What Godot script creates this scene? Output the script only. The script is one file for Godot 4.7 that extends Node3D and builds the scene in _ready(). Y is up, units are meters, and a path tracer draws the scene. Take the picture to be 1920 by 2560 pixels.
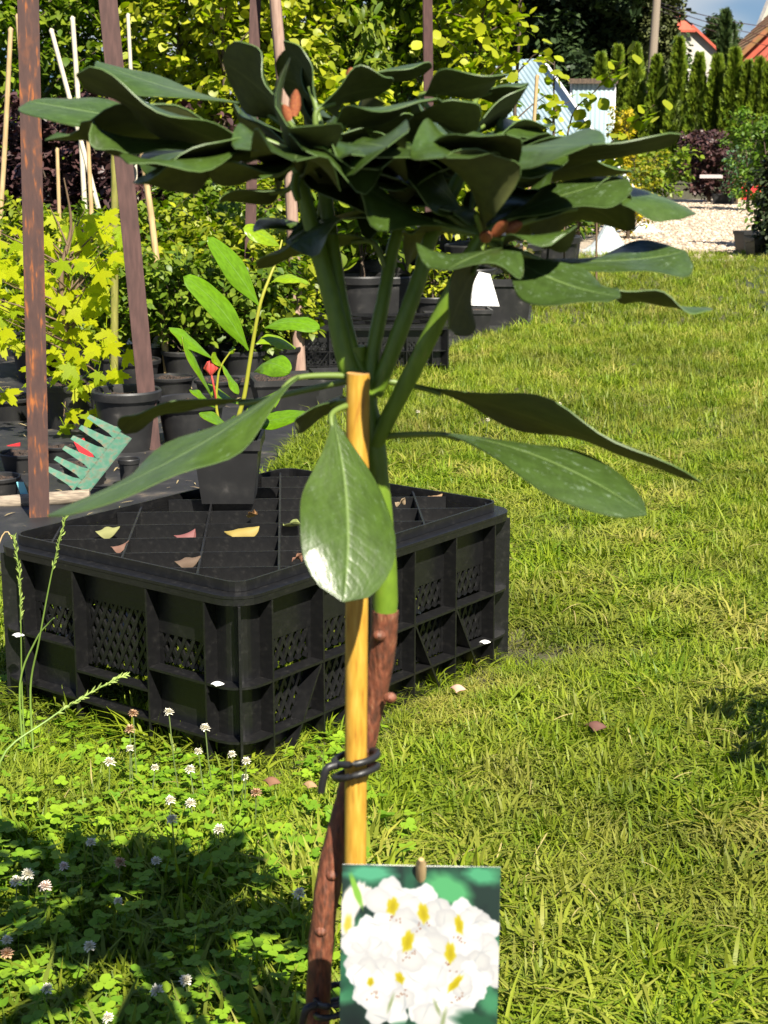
extends Node3D

const UP := Vector3.UP
var rng := RandomNumberGenerator.new()
var M := {}
var LM := {}
var used := {}
var noise := FastNoiseLite.new()

# ---------------------------------------------------------------- mesh collector
class MB:
	var v := PackedVector3Array()
	var n := PackedVector3Array()
	var t := PackedVector2Array()
	var i := PackedInt32Array()

	func vert(p: Vector3, nn: Vector3, uv := Vector2.ZERO) -> int:
		v.append(p); n.append(nn); t.append(uv)
		return v.size() - 1

	func tri(a: int, b: int, c: int) -> void:
		var g := (v[c] - v[a]).cross(v[b] - v[a])
		i.append(a)
		if g.dot(n[a] + n[b] + n[c]) >= 0.0:
			i.append(b); i.append(c)
		else:
			i.append(c); i.append(b)

	func quad(a: Vector3, b: Vector3, c: Vector3, d: Vector3, hint: Vector3, uv := Rect2(0, 0, 1, 1)) -> void:
		var nn := (c - a).cross(d - b).normalized()
		if nn.dot(hint) < 0.0: nn = -nn
		var k := vert(a, nn, uv.position)
		vert(b, nn, Vector2(uv.end.x, uv.position.y)); vert(c, nn, uv.end); vert(d, nn, Vector2(uv.position.x, uv.end.y))
		tri(k, k + 1, k + 2); tri(k, k + 2, k + 3)

	# a box given by its centre, three half axes
	func box(c: Vector3, x: Vector3, y: Vector3, z: Vector3) -> void:
		for s in [1.0, -1.0]:
			quad(c + x * s - y - z, c + x * s + y - z, c + x * s + y + z, c + x * s - y + z, x * s)
			quad(c + y * s - x - z, c + y * s + x - z, c + y * s + x + z, c + y * s - x + z, y * s)
			quad(c + z * s - x - y, c + z * s + x - y, c + z * s + x + y, c + z * s - x + y, z * s)

	# a bar from a to b, w wide along side, h thick along up
	func bar(a: Vector3, b: Vector3, side: Vector3, w: float, up: Vector3, h: float) -> void:
		box((a + b) * 0.5, (b - a) * 0.5, side * w * 0.5, up * h * 0.5)

	func tube(p: Array, r: Array, k := 8, cap := true) -> void:
		var m := p.size()
		var first := v.size()
		var ref := Vector3(0.13, 0.2, 0.97)
		var run := 0.0
		for q in m:
			var d: Vector3 = (p[mini(q + 1, m - 1)] - p[maxi(q - 1, 0)]).normalized()
			if absf(d.dot(ref)) > 0.95: ref = Vector3(0.97, 0.1, 0.2)
			var s := d.cross(ref).normalized()
			var u := s.cross(d)
			if q > 0: run += p[q].distance_to(p[q - 1])
			for j in k + 1:
				var a := TAU * j / k
				var o := s * cos(a) + u * sin(a)
				vert(p[q] + o * r[q], o, Vector2(float(j) / k, run))
		for q in m - 1:
			for j in k:
				var a := first + q * (k + 1) + j
				tri(a, a + 1, a + k + 2); tri(a, a + k + 2, a + k + 1)
		if cap:
			for e in [0, m - 1]:
				var d: Vector3 = (p[e] - p[1 if e == 0 else m - 2]).normalized()
				var c := vert(p[e], d, Vector2(0.5, 0.5))
				var b0 := v.size()
				for j in k + 1:
					var w := v[first + e * (k + 1) + j]
					vert(w, d, Vector2(0.5, 0.5))
				for j in k: tri(c, b0 + j, b0 + j + 1)

	# profile of Vector2(radius, height), turned round the y axis
	func lathe(pr: Array, k := 24, o := Vector3.ZERO) -> void:
		for q in pr.size() - 1:
			var a: Vector2 = pr[q]
			var b: Vector2 = pr[q + 1]
			var d := (b - a).normalized()
			var nn := Vector2(d.y, -d.x)
			var first := v.size()
			for j in k + 1:
				var g := TAU * j / k
				var e := Vector3(cos(g), 0, sin(g))
				vert(o + e * a.x + Vector3.UP * a.y, e * nn.x + Vector3.UP * nn.y, Vector2(float(j) / k, a.y))
				vert(o + e * b.x + Vector3.UP * b.y, e * nn.x + Vector3.UP * nn.y, Vector2(float(j) / k, b.y))
			for j in k:
				var f := first + j * 2
				tri(f, f + 1, f + 3); tri(f, f + 3, f + 2)

	# a sheet of rows of points; normals from neighbours, on the side of hint
	func sheet(rows: Array, hint: Vector3, closed := false) -> void:
		var nu := rows.size()
		var nv: int = rows[0].size()
		var first := v.size()
		for a in nu:
			for b in nv:
				var du: Vector3 = rows[mini(a + 1, nu - 1)][b] - rows[maxi(a - 1, 0)][b]
				var b1 := (b + 1) % nv if closed else mini(b + 1, nv - 1)
				var b0 := (b - 1 + nv) % nv if closed else maxi(b - 1, 0)
				var dv: Vector3 = rows[a][b1] - rows[a][b0]
				var nn := du.cross(dv).normalized()
				if nn.dot(hint) < 0.0: nn = -nn
				vert(rows[a][b], nn, Vector2(float(b) / (nv - 1), float(a) / (nu - 1)))
		for a in nu - 1:
			for b in nv - 1:
				var q := first + a * nv + b
				tri(q, q + 1, q + nv + 1); tri(q, q + nv + 1, q + nv)

	func arrays() -> Array:
		var a := []
		a.resize(Mesh.ARRAY_MAX)
		a[Mesh.ARRAY_VERTEX] = v; a[Mesh.ARRAY_NORMAL] = n; a[Mesh.ARRAY_TEX_UV] = t; a[Mesh.ARRAY_INDEX] = i
		return a

	func mesh(m: Material = null, onto: ArrayMesh = null) -> ArrayMesh:
		var o := ArrayMesh.new() if onto == null else onto
		o.add_surface_from_arrays(Mesh.PRIMITIVE_TRIANGLES, arrays())
		if m: o.surface_set_material(o.get_surface_count() - 1, m)
		return o

# ---------------------------------------------------------------- naming helpers
func numbered(called: String) -> String:
	var k: int = used.get(called, 0)
	used[called] = k + 1
	return called if k == 0 else "%s_%03d" % [called, k]

func tag(o: Node, label: String, category: String, group := "", kind := "") -> Node:
	if label: o.set_meta("label", label)
	if category: o.set_meta("category", category)
	if group: o.set_meta("group", group)
	if kind: o.set_meta("kind", kind)
	return o

func thing(called: String, label: String, category: String, at := Vector3.ZERO, turn := 0.0, group := "") -> Node3D:
	var o := Node3D.new()
	o.name = numbered(called)
	add_child(o, true)
	o.position = at
	o.rotation.y = turn
	tag(o, label, category, group)
	return o

func part(parent: Node, called: String, mesh: Mesh, m: Material = null) -> MeshInstance3D:
	var o := MeshInstance3D.new()
	o.name = called
	o.mesh = mesh
	if m: o.material_override = m
	parent.add_child(o, true)
	return o

func single(called: String, mesh: Mesh, m: Material, label: String, category: String, at := Vector3.ZERO, group := "") -> MeshInstance3D:
	var o := MeshInstance3D.new()
	o.name = numbered(called)
	o.mesh = mesh
	if m: o.material_override = m
	add_child(o, true)
	o.position = at
	tag(o, label, category, group)
	return o

func setting(called: String, mesh: Mesh, m: Material) -> MeshInstance3D:
	var o := MeshInstance3D.new()
	o.name = called
	o.mesh = mesh
	o.material_override = m
	add_child(o, true)
	o.set_meta("kind", "structure")
	return o

func many(parent: Node, called: String, mesh: Mesh, m: Material, tf: Array, col: PackedColorArray) -> MultiMeshInstance3D:
	var mm := MultiMesh.new()
	mm.transform_format = MultiMesh.TRANSFORM_3D
	mm.use_colors = true
	mm.mesh = mesh
	mm.instance_count = tf.size()
	var b := PackedFloat32Array()
	b.resize(tf.size() * 16)
	var k := 0
	for q in tf.size():
		var t: Transform3D = tf[q]
		var c := col[q]
		b[k] = t.basis.x.x; b[k + 1] = t.basis.y.x; b[k + 2] = t.basis.z.x; b[k + 3] = t.origin.x
		b[k + 4] = t.basis.x.y; b[k + 5] = t.basis.y.y; b[k + 6] = t.basis.z.y; b[k + 7] = t.origin.y
		b[k + 8] = t.basis.x.z; b[k + 9] = t.basis.y.z; b[k + 10] = t.basis.z.z; b[k + 11] = t.origin.z
		b[k + 12] = c.r; b[k + 13] = c.g; b[k + 14] = c.b; b[k + 15] = 1.0
		k += 16
	mm.buffer = b
	var o := MultiMeshInstance3D.new()
	o.name = called
	o.multimesh = mm
	o.material_override = m
	parent.add_child(o, true)
	o.set_meta("kind", "stuff")
	return o

# ---------------------------------------------------------------- materials
func lin(r: float, g: float, b: float) -> Color:
	return Color(r, g, b).linear_to_srgb()

func mat(r: float, g: float, b: float, rough := 0.7, spec := 0.5) -> StandardMaterial3D:
	var m := StandardMaterial3D.new()
	m.albedo_color = lin(r, g, b)
	m.roughness = rough
	m.metallic_specular = spec
	return m

func ntex(freq: float, stops: Array, sd := 1, size := 256, octaves := 4) -> NoiseTexture2D:
	var n := FastNoiseLite.new()
	n.noise_type = FastNoiseLite.TYPE_SIMPLEX_SMOOTH
	n.frequency = freq
	n.seed = sd
	n.fractal_octaves = octaves
	var t := NoiseTexture2D.new()
	t.width = size; t.height = size
	t.seamless = true
	t.noise = n
	if stops:
		var g := Gradient.new()
		var off := PackedFloat32Array()
		var cs := PackedColorArray()
		for s in stops:
			off.append(s[0]); cs.append(s[1])
		g.offsets = off; g.colors = cs
		t.color_ramp = g
	return t

func tri_mat(tex: Texture2D, scale: Vector3, rough: float, bump := 0.0, bump_tex: Texture2D = null) -> StandardMaterial3D:
	var m := StandardMaterial3D.new()
	m.albedo_texture = tex
	m.roughness = rough
	m.uv1_triplanar = true
	m.uv1_world_triplanar = true
	m.uv1_scale = scale
	if bump_tex:
		m.heightmap_enabled = true
		m.heightmap_texture = bump_tex
		m.heightmap_scale = bump
	return m

func leaf_mat(rough: float, back: Color, spec := 0.5) -> StandardMaterial3D:
	var m := StandardMaterial3D.new()
	m.vertex_color_use_as_albedo = true
	m.roughness = rough
	m.metallic_specular = spec
	if back.r + back.g + back.b > 0.0:
		m.backlight_enabled = true
		m.backlight = back
	return m

# the skin of a leaf: midrib, side veins, mottling and dried water marks
func leaf_tex(base: Color, vein: Color, veins: int, vein_amt: float, spots: float, sd: int) -> ImageTexture:
	var w := 96
	var h := 192
	var im := Image.create(w, h, false, Image.FORMAT_RGB8)
	noise.seed = sd
	noise.frequency = 1.0
	for y in h:
		for x in w:
			var u := (x + 0.5) / w * 2.0 - 1.0
			var t := (y + 0.5) / h
			var c := base * (0.9 + 0.28 * noise.get_noise_2d(u * 3.0, t * 7.0) + 0.12 * noise.get_noise_2d(u * 14.0, t * 30.0))
			var mid := clampf(1.3 - absf(u) * (16.0 + 30.0 * t), 0.0, 1.0)
			var ph := fposmod((t - absf(u) * 0.16) * veins, 1.0)
			var sv := clampf(1.0 - absf(ph - 0.5) * 14.0, 0.0, 1.0) * (1.0 - absf(u)) * vein_amt
			c = c.lerp(vein, clampf(mid * 0.85 + sv, 0.0, 1.0))
			if spots > 0.0:
				var s := noise.get_noise_2d(u * 5.0 + 40.0, t * 9.0) + 0.6 * noise.get_noise_2d(u * 22.0 + 9.0, t * 50.0)
				c = c.lerp(Color(0.22, 0.28, 0.22), clampf((s - 0.42) * 2.0, 0.0, 0.7) * spots)
			im.set_pixel(x, y, c.linear_to_srgb())
	return ImageTexture.create_from_image(im)

# relief of a leaf: sunken midrib and side veins, slightly quilted between them
func leaf_relief(veins: int, sd: int) -> ImageTexture:
	var w := 128
	var h := 256
	var im := Image.create(w, h, false, Image.FORMAT_RGB8)
	noise.seed = sd
	noise.frequency = 1.0
	for y in h:
		for x in w:
			var u := (x + 0.5) / w * 2.0 - 1.0
			var t := (y + 0.5) / h
			var ph := fposmod((t - absf(u) * 0.16 + 0.012 * noise.get_noise_2d(u * 4.0, t * 9.0)) * veins, 1.0)
			var v := 0.5 + 0.2 * noise.get_noise_2d(u * 5.0, t * 11.0) + 0.08 * noise.get_noise_2d(u * 24.0, t * 50.0)
			v -= 0.35 * clampf(1.2 - absf(u) * 14.0, 0.0, 1.0)
			v -= 0.16 * clampf(1.0 - absf(ph - 0.5) * 5.0, 0.0, 1.0) * (1.0 - absf(u) * 0.7)
			im.set_pixel(x, y, Color(v, v, v))
	return ImageTexture.create_from_image(im)

func make_materials() -> void:
	var relief := leaf_relief(15, 61)
	for k in 3:
		var m := StandardMaterial3D.new()
		m.albedo_texture = leaf_tex([Color(0.034, 0.062, 0.010), Color(0.043, 0.078, 0.012), Color(0.038, 0.068, 0.014)][k], Color(0.13, 0.19, 0.06), 15, 0.16, [0.15, 0.3, 0.9][k], 31 + k)
		m.roughness = 0.33
		m.metallic_specular = 0.45
		m.backlight_enabled = true
		m.backlight = Color(0.42, 0.55, 0.1)
		m.heightmap_enabled = true
		m.heightmap_texture = relief
		m.heightmap_scale = 0.05
		M["rh%d" % k] = m
	var u := StandardMaterial3D.new()
	u.albedo_texture = leaf_tex(Color(0.07, 0.08, 0.016), Color(0.11, 0.12, 0.035), 15, 0.14, 0.0, 77)
	u.roughness = 0.75
	u.backlight_enabled = true
	u.backlight = Color(0.42, 0.55, 0.1)
	M.under = u
	M.edge = mat(0.075, 0.125, 0.035, 0.5)
	M.petiole = mat(0.10, 0.15, 0.025, 0.5)
	for k in 2:
		var m := StandardMaterial3D.new()
		m.albedo_texture = leaf_tex([Color(0.16, 0.33, 0.010), Color(0.28, 0.42, 0.010)][k], Color(0.2, 0.36, 0.07), 13, 0.35, 0.0, 5 + k)
		m.roughness = 0.28
		m.backlight_enabled = true
		m.backlight = Color(0.75, 1.0, 0.2)
		M["sap%d" % k] = m
	M.sap_stem = mat(0.24, 0.24, 0.02, 0.45)
	var dust := ntex(0.02, [[0.0, lin(0.0042, 0.0042, 0.0046)], [0.6, lin(0.0055, 0.0055, 0.006)], [0.78, lin(0.009, 0.0088, 0.0086)], [0.9, lin(0.014, 0.0137, 0.0133)], [1.0, lin(0.03, 0.029, 0.028)]], 3, 512, 5)
	M.crate = tri_mat(dust, Vector3(7, 7, 7), 0.36, 0.02, ntex(0.05, [], 9))
	M.crate.metallic_specular = 0.55
	var potdust := ntex(0.015, [[0.0, lin(0.009, 0.009, 0.0095)], [0.5, lin(0.012, 0.012, 0.0125)], [0.8, lin(0.022, 0.0215, 0.021)], [1.0, lin(0.08, 0.075, 0.07)]], 8, 256, 6)
	M.pot = tri_mat(potdust, Vector3(4, 4, 4), 0.5)
	M.soil = tri_mat(ntex(0.06, [[0.0, lin(0.015, 0.009, 0.006)], [0.6, lin(0.045, 0.027, 0.018)], [1.0, lin(0.1, 0.06, 0.04)]], 4), Vector3(6, 6, 6), 0.95, 2.0, ntex(0.06, [], 4))
	M.rust = tri_mat(ntex(0.03, [[0.0, lin(0.036, 0.017, 0.015)], [0.55, lin(0.056, 0.026, 0.021)], [0.68, lin(0.08, 0.032, 0.02)], [0.8, lin(0.22, 0.065, 0.015)], [1.0, lin(0.34, 0.11, 0.02)]], 12, 256, 5), Vector3(9, 1.6, 9), 0.8, 0.05, ntex(0.08, [], 12))
	M.rust_plain = tri_mat(ntex(0.03, [[0.0, lin(0.036, 0.017, 0.015)], [0.5, lin(0.058, 0.027, 0.023)], [1.0, lin(0.095, 0.047, 0.04)]], 13, 256, 5), Vector3(9, 1.6, 9), 0.8)
	M.bamboo = tri_mat(ntex(0.02, [[0.0, lin(0.2, 0.085, 0.012)], [0.3, lin(0.36, 0.19, 0.022)], [0.6, lin(0.43, 0.245, 0.032)], [1.0, lin(0.52, 0.33, 0.07)]], 14, 512, 6), Vector3(26, 3.5, 26), 0.4)
	M.bamboo_cut = tri_mat(ntex(0.04, [[0.0, lin(0.3, 0.15, 0.04)], [1.0, lin(0.5, 0.3, 0.1)]], 15), Vector3(60, 8, 60), 0.7)
	M.cane = tri_mat(ntex(0.02, [[0.0, lin(0.3, 0.2, 0.09)], [1.0, lin(0.52, 0.38, 0.2)]], 16), Vector3(20, 2, 20), 0.6)
	M.pale = tri_mat(ntex(0.02, [[0.0, lin(0.42, 0.37, 0.28)], [1.0, lin(0.62, 0.57, 0.45)]], 17), Vector3(20, 2, 20), 0.6)
	M.pinkwood = tri_mat(ntex(0.02, [[0.0, lin(0.2, 0.12, 0.09)], [1.0, lin(0.36, 0.25, 0.19)]], 18), Vector3(20, 2, 20), 0.8)
	M.greenbark = tri_mat(ntex(0.02, [[0.0, lin(0.12, 0.12, 0.02)], [1.0, lin(0.24, 0.22, 0.05)]], 19), Vector3(20, 2, 20), 0.6)
	M.bark = tri_mat(ntex(0.03, [[0.0, lin(0.04, 0.028, 0.02)], [1.0, lin(0.13, 0.09, 0.06)]], 20), Vector3(8, 2, 8), 0.9)
	M.twig = mat(0.12, 0.075, 0.04, 0.8)
	M.log = tri_mat(ntex(0.03, [[0.0, lin(0.09, 0.07, 0.05)], [0.5, lin(0.2, 0.16, 0.12)], [1.0, lin(0.34, 0.28, 0.2)]], 21), Vector3(3, 25, 25), 0.85)
	var stemtex := ntex(0.03, [[0.0, lin(0.025, 0.012, 0.006)], [0.35, lin(0.08, 0.026, 0.012)], [0.6, lin(0.15, 0.042, 0.018)], [0.78, lin(0.19, 0.075, 0.035)], [1.0, lin(0.34, 0.26, 0.17)]], 22, 512, 7)
	M.rhbark = tri_mat(stemtex, Vector3(18, 5, 18), 0.65, 0.14, ntex(0.05, [], 22))
	M.rhgreen = tri_mat(ntex(0.02, [[0.0, lin(0.07, 0.125, 0.008)], [0.6, lin(0.105, 0.185, 0.011)], [0.85, lin(0.13, 0.2, 0.02)], [1.0, lin(0.2, 0.19, 0.06)]], 23, 512, 6), Vector3(14, 6, 14), 0.5)
	M.bud_red = mat(0.5, 0.06, 0.05, 0.5)
	M.bud_orange = tri_mat(ntex(0.05, [[0.0, lin(0.12, 0.035, 0.02)], [0.5, lin(0.3, 0.08, 0.03)], [1.0, lin(0.34, 0.2, 0.05)]], 51), Vector3(60, 60, 60), 0.6)
	M.stalk = mat(0.14, 0.22, 0.04, 0.5)
	M.seed = mat(0.24, 0.32, 0.07, 0.6)
	M.rubber = mat(0.012, 0.012, 0.013, 0.45)
	M.rake = tri_mat(ntex(0.02, [[0.0, lin(0.05, 0.15, 0.1)], [0.5, lin(0.07, 0.19, 0.13)], [0.64, lin(0.11, 0.2, 0.15)], [0.78, lin(0.18, 0.17, 0.12)], [1.0, lin(0.18, 0.08, 0.035)]], 25, 256, 5), Vector3(10, 10, 10), 0.5)
	M.red = mat(0.5, 0.02, 0.025, 0.45)
	M.pinkplank = mat(0.55, 0.16, 0.11, 0.7)
	M.cyan = mat(0.15, 0.42, 0.48, 0.5)
	M.white = mat(0.78, 0.78, 0.76, 0.5)
	M.fabric = tri_mat(ntex(0.012, [[0.0, lin(0.01, 0.01, 0.011)], [0.6, lin(0.016, 0.016, 0.017)], [0.85, lin(0.04, 0.037, 0.034)], [1.0, lin(0.11, 0.085, 0.06)]], 26, 512, 6), Vector3(1.2, 1.2, 1.2), 0.55, 1.2, ntex(0.01, [], 27, 256, 2))
	M.gravel = tri_mat(ntex(0.09, [[0.0, lin(0.16, 0.12, 0.085)], [0.4, lin(0.36, 0.29, 0.21)], [0.7, lin(0.5, 0.42, 0.32)], [1.0, lin(0.62, 0.55, 0.45)]], 28, 512, 3), Vector3(1.0, 1.0, 1.0), 0.9, 3.0, ntex(0.09, [], 28, 512, 3))
	M.earth = tri_mat(ntex(0.03, [[0.0, lin(0.02, 0.017, 0.008)], [0.45, lin(0.04, 0.036, 0.014)], [0.7, lin(0.06, 0.055, 0.02)], [1.0, lin(0.13, 0.1, 0.05)]], 29, 512, 6), Vector3(0.9, 0.9, 0.9), 0.95, 2.0, ntex(0.06, [], 30))
	M.grass = leaf_mat(0.5, Color(0.75, 0.9, 0.2), 0.35)
	M.clover = leaf_mat(0.5, Color(0.6, 0.8, 0.15), 0.35)
	M.leaf = leaf_mat(0.45, Color(0.8, 0.95, 0.2), 0.45)
	M.leafdark = leaf_mat(0.5, Color(0.3, 0.4, 0.1), 0.35)
	M.leafpurple = leaf_mat(0.45, Color(0.3, 0.1, 0.1), 0.4)
	M.maple = mat(0.29, 0.31, 0.004, 0.55, 0.25)
	M.maple.backlight_enabled = true
	M.maple.backlight = Color(0.9, 1.0, 0.1)
	M.maple2 = mat(0.17, 0.23, 0.006, 0.55, 0.25)
	M.maple2.backlight_enabled = true
	M.maple2.backlight = Color(0.9, 1.0, 0.15)

# ---------------------------------------------------------------- small leaf meshes (length 1 along +z, up +y)
func simple_leaf(w: float, peak: float, droop: float, fold := 0.12, rows := 5) -> ArrayMesh:
	var b := MB.new()
	var pts := []
	for a in rows + 1:
		var t := float(a) / rows
		var ww := w * pow(sin(PI * pow(t, log(0.5) / log(peak))), 0.8)
		if a == rows or a == 0: ww = w * 0.03
		var y := -droop * t * t
		pts.append([Vector3(-ww, y + fold * ww, t), Vector3(0, y, t), Vector3(ww, y + fold * ww, t)])
	b.sheet(pts, UP)
	return b.mesh()

func palmate_leaf() -> ArrayMesh:
	var b := MB.new()
	var o := []
	var lobes := [[-125, 0.42], [-62, 0.86], [0, 1.0], [62, 0.86], [125, 0.42]]
	for k in lobes.size():
		var a: float = lobes[k][0]
		var l: float = lobes[k][1]
		if k == 0: o.append([-170.0, 0.13])
		o.append([a - 19, l * 0.62]); o.append([a - 13, l * 0.8]); o.append([a - 7, l * 0.74]); o.append([a, l]); o.append([a + 7, l * 0.74]); o.append([a + 13, l * 0.8]); o.append([a + 19, l * 0.62])
		if k < lobes.size() - 1: o.append([(a + lobes[k + 1][0]) * 0.5, 0.42 if k in [1, 2] else 0.36])
	o.append([170.0, 0.13])
	var c := b.vert(Vector3(0, 0, 0.18), UP, Vector2(0.5, 0.5))
	var f := b.v.size()
	for q in o:
		var a := deg_to_rad(q[0])
		var r: float = q[1] * 0.72
		var p := Vector3(sin(a) * r, 0, 0.18 + cos(a) * r)
		p.y = -0.22 * r * r + 0.035 * sin(a * 5.0)
		b.vert(p, Vector3(sin(a) * 0.25 * r, 1, cos(a) * 0.25 * r).normalized(), Vector2(0.5, 0.5))
	for k in o.size() - 1: b.tri(c, f + k, f + k + 1)
	b.tri(c, f + o.size() - 1, f)
	var st := [Vector3(0, 0, 0.05), Vector3(0, -0.05, -0.25), Vector3(0, 0.02, -0.5)]
	b.tube(st, [0.014, 0.012, 0.012], 4, false)
	return b.mesh()

func spray_leaf() -> ArrayMesh:
	var b := MB.new()
	for k in 9:
		var a := deg_to_rad(-56.0 + 14.0 * k)
		var l := 1.0 - 0.55 * absf(a)
		var d := Vector3(sin(a) * l, 0.1 * sin(k * 2.3), cos(a) * l)
		var s := Vector3(cos(a), 0, -sin(a)) * 0.085
		var n := Vector3(0.1 * sin(k * 1.7), 1, 0.1).normalized()
		var o := Vector3(sin(a), 0, cos(a)) * 0.1
		var q := b.vert(o - s * 0.3, n)
		b.vert(d * 0.6 - s, n); b.vert(d, n); b.vert(d * 0.6 + s, n)
		b.tri(q, q + 1, q + 3); b.tri(q + 1, q + 2, q + 3)
	return b.mesh()

func clump_leaf() -> ArrayMesh:
	var b := MB.new()
	var r := RandomNumberGenerator.new()
	r.seed = 5
	for k in 11:
		var c := Vector3(r.randf_range(-0.5, 0.5), r.randf_range(-0.35, 0.35), r.randf_range(-0.5, 0.5))
		var d := Vector3(r.randf_range(-1, 1), r.randf_range(-0.7, 0.2), r.randf_range(-1, 1)).normalized()
		var n := (UP + Vector3(r.randf_range(-0.7, 0.7), 0, r.randf_range(-0.7, 0.7))).normalized()
		var s := d.cross(n).normalized() * 0.15
		n = s.cross(d).normalized()
		if n.y < 0: n = -n
		var q := b.vert(c, n)
		b.vert(c + d * 0.25 - s, n); b.vert(c + d * 0.55, n); b.vert(c + d * 0.25 + s, n)
		b.tri(q, q + 1, q + 3); b.tri(q + 1, q + 2, q + 3)
	return b.mesh()

func trefoil() -> ArrayMesh:
	var b := MB.new()
	for k in 3:
		var a := TAU * k / 3.0
		var f := Vector3(sin(a), 0, cos(a))
		var s := Vector3(cos(a), 0, -sin(a))
		var c := b.vert(f * 0.5 + UP * 0.07, (UP - f * 0.1).normalized())
		var q := b.v.size()
		for j in 10:
			var g := TAU * j / 10.0
			var r := 0.47 if j != 0 else 0.36
			var p := f * (0.5 + cos(g) * r) + s * sin(g) * r * 0.92 + UP * (0.06 * cos(2.0 * g) + 0.1)
			if j == 5: p = f * 0.03
			b.vert(p, (UP + f * cos(g) * -0.15).normalized())
		for j in 10: b.tri(c, q + j, q + (j + 1) % 10)
	b.tube([Vector3.ZERO, Vector3(0.15, -2.2, 0.1), Vector3(0.1, -4.6, 0.4)], [0.05, 0.05, 0.06], 3, false)
	return b.mesh()

func tuft(blades: int, sd: int, lean: float, wide: float) -> ArrayMesh:
	var b := MB.new()
	var r := RandomNumberGenerator.new()
	r.seed = sd
	for k in blades:
		var o := Vector3(r.randf_range(-0.4, 0.4), 0, r.randf_range(-0.4, 0.4))
		var a := r.randf() * TAU
		var d := Vector3(sin(a), 0, cos(a))
		var s := Vector3(cos(a + r.randf_range(-0.6, 0.6)), 0, -sin(a + r.randf_range(-0.6, 0.6))) * wide * r.randf_range(0.6, 1.2)
		var h := r.randf_range(0.45, 1.0)
		var l := lean * r.randf_range(0.15, 1.0)
		var rows := []
		for q in 4:
			var t := q / 3.0
			var p := o + d * l * pow(t, 1.6) + UP * h * (t - 0.32 * l * t * t * t)
			var w := (1.0 - 0.25 * t) if q < 3 else 0.08
			rows.append([p - s * w, p + s * w])
		b.sheet(rows, d * -0.3 + UP)
	return b.mesh()

func make_leaf_meshes() -> void:
	LM.ovate = simple_leaf(0.3, 0.42, 0.2)
	LM.broad = simple_leaf(0.43, 0.45, 0.22, 0.1)
	LM.narrow = simple_leaf(0.15, 0.45, 0.3)
	LM.round = simple_leaf(0.46, 0.5, 0.12, 0.05)
	LM.palm = palmate_leaf()
	LM.spray = spray_leaf()
	LM.clump = clump_leaf()

# ---------------------------------------------------------------- plants
func aim(d: Vector3, up: Vector3, s: float) -> Basis:
	var z := d.normalized()
	var x := up.cross(z)
	if x.length() < 0.01: x = Vector3.RIGHT.cross(z)
	x = x.normalized()
	return Basis(x * s, z.cross(x) * s, z * s)

func rv(a: float) -> Vector3:
	return Vector3(rng.randf_range(-a, a), rng.randf_range(-a, a), rng.randf_range(-a, a))

func shade_mix(a: Color, b: Color) -> Color:
	return a.lerp(b, rng.randf()) * rng.randf_range(0.8, 1.15)

func add_pot(o: Node3D, r: float, h: float, square := false) -> void:
	var b := MB.new()
	if square:
		var q := r * 0.8
		for k in 4:
			var n := Vector3(0, 0, 1).rotated(UP, k * PI / 2)
			var s := Vector3(1, 0, 0).rotated(UP, k * PI / 2)
			b.quad(n * q - s * q, n * q + s * q, n * r + s * r + UP * h * 0.86, n * r - s * r + UP * h * 0.86, n)
			var e := r * 1.07
			b.quad(n * e - s * e + UP * h * 0.85, n * e + s * e + UP * h * 0.85, n * e + s * e + UP * h, n * e - s * e + UP * h, n)
			b.quad(n * r - s * r + UP * h * 0.85, n * r + s * r + UP * h * 0.85, n * e + s * e + UP * h * 0.85, n * e - s * e + UP * h * 0.85, -UP)
			b.quad(n * e - s * e + UP * h, n * e + s * e + UP * h, n * r * 0.97 + s * r * 0.97 + UP * h, n * r * 0.97 - s * r * 0.97 + UP * h, UP)
			b.quad(n * r * 0.97 - s * r * 0.97 + UP * h, n * r * 0.97 + s * r * 0.97 + UP * h, n * r * 0.94 + s * r * 0.94 + UP * h * 0.7, n * r * 0.94 - s * r * 0.94 + UP * h * 0.7, -n)
	else:
		b.lathe([Vector2(0, 0.002), Vector2(r * 0.78, 0.002), Vector2(r * 0.95, h * 0.84), Vector2(r * 1.04, h * 0.85), Vector2(r * 1.06, h * 0.97), Vector2(r * 1.02, h), Vector2(r * 0.96, h * 0.98), Vector2(r * 0.9, h * 0.6)], 28)
	part(o, "pot", b.mesh(), M.pot)
	var s2 := MB.new()
	var rows := []
	for a in 7:
		var row := []
		for c in 15:
			var g := TAU * c / 14.0
			var rr := r * 0.94 * a / 6.0
			if square: rr *= minf(1.0 / maxf(absf(cos(g)), absf(sin(g))), 1.42)
			row.append(Vector3(cos(g) * rr, h * 0.86 + 0.012 * rng.randf_range(-1, 1) * (0.3 if c in [0, 14] else 1.0) * r / 0.1, sin(g) * rr))
		row[14] = row[0]
		rows.append(row)
	s2.sheet(rows, UP)
	part(o, "soil", s2.mesh(), M.soil)

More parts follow.
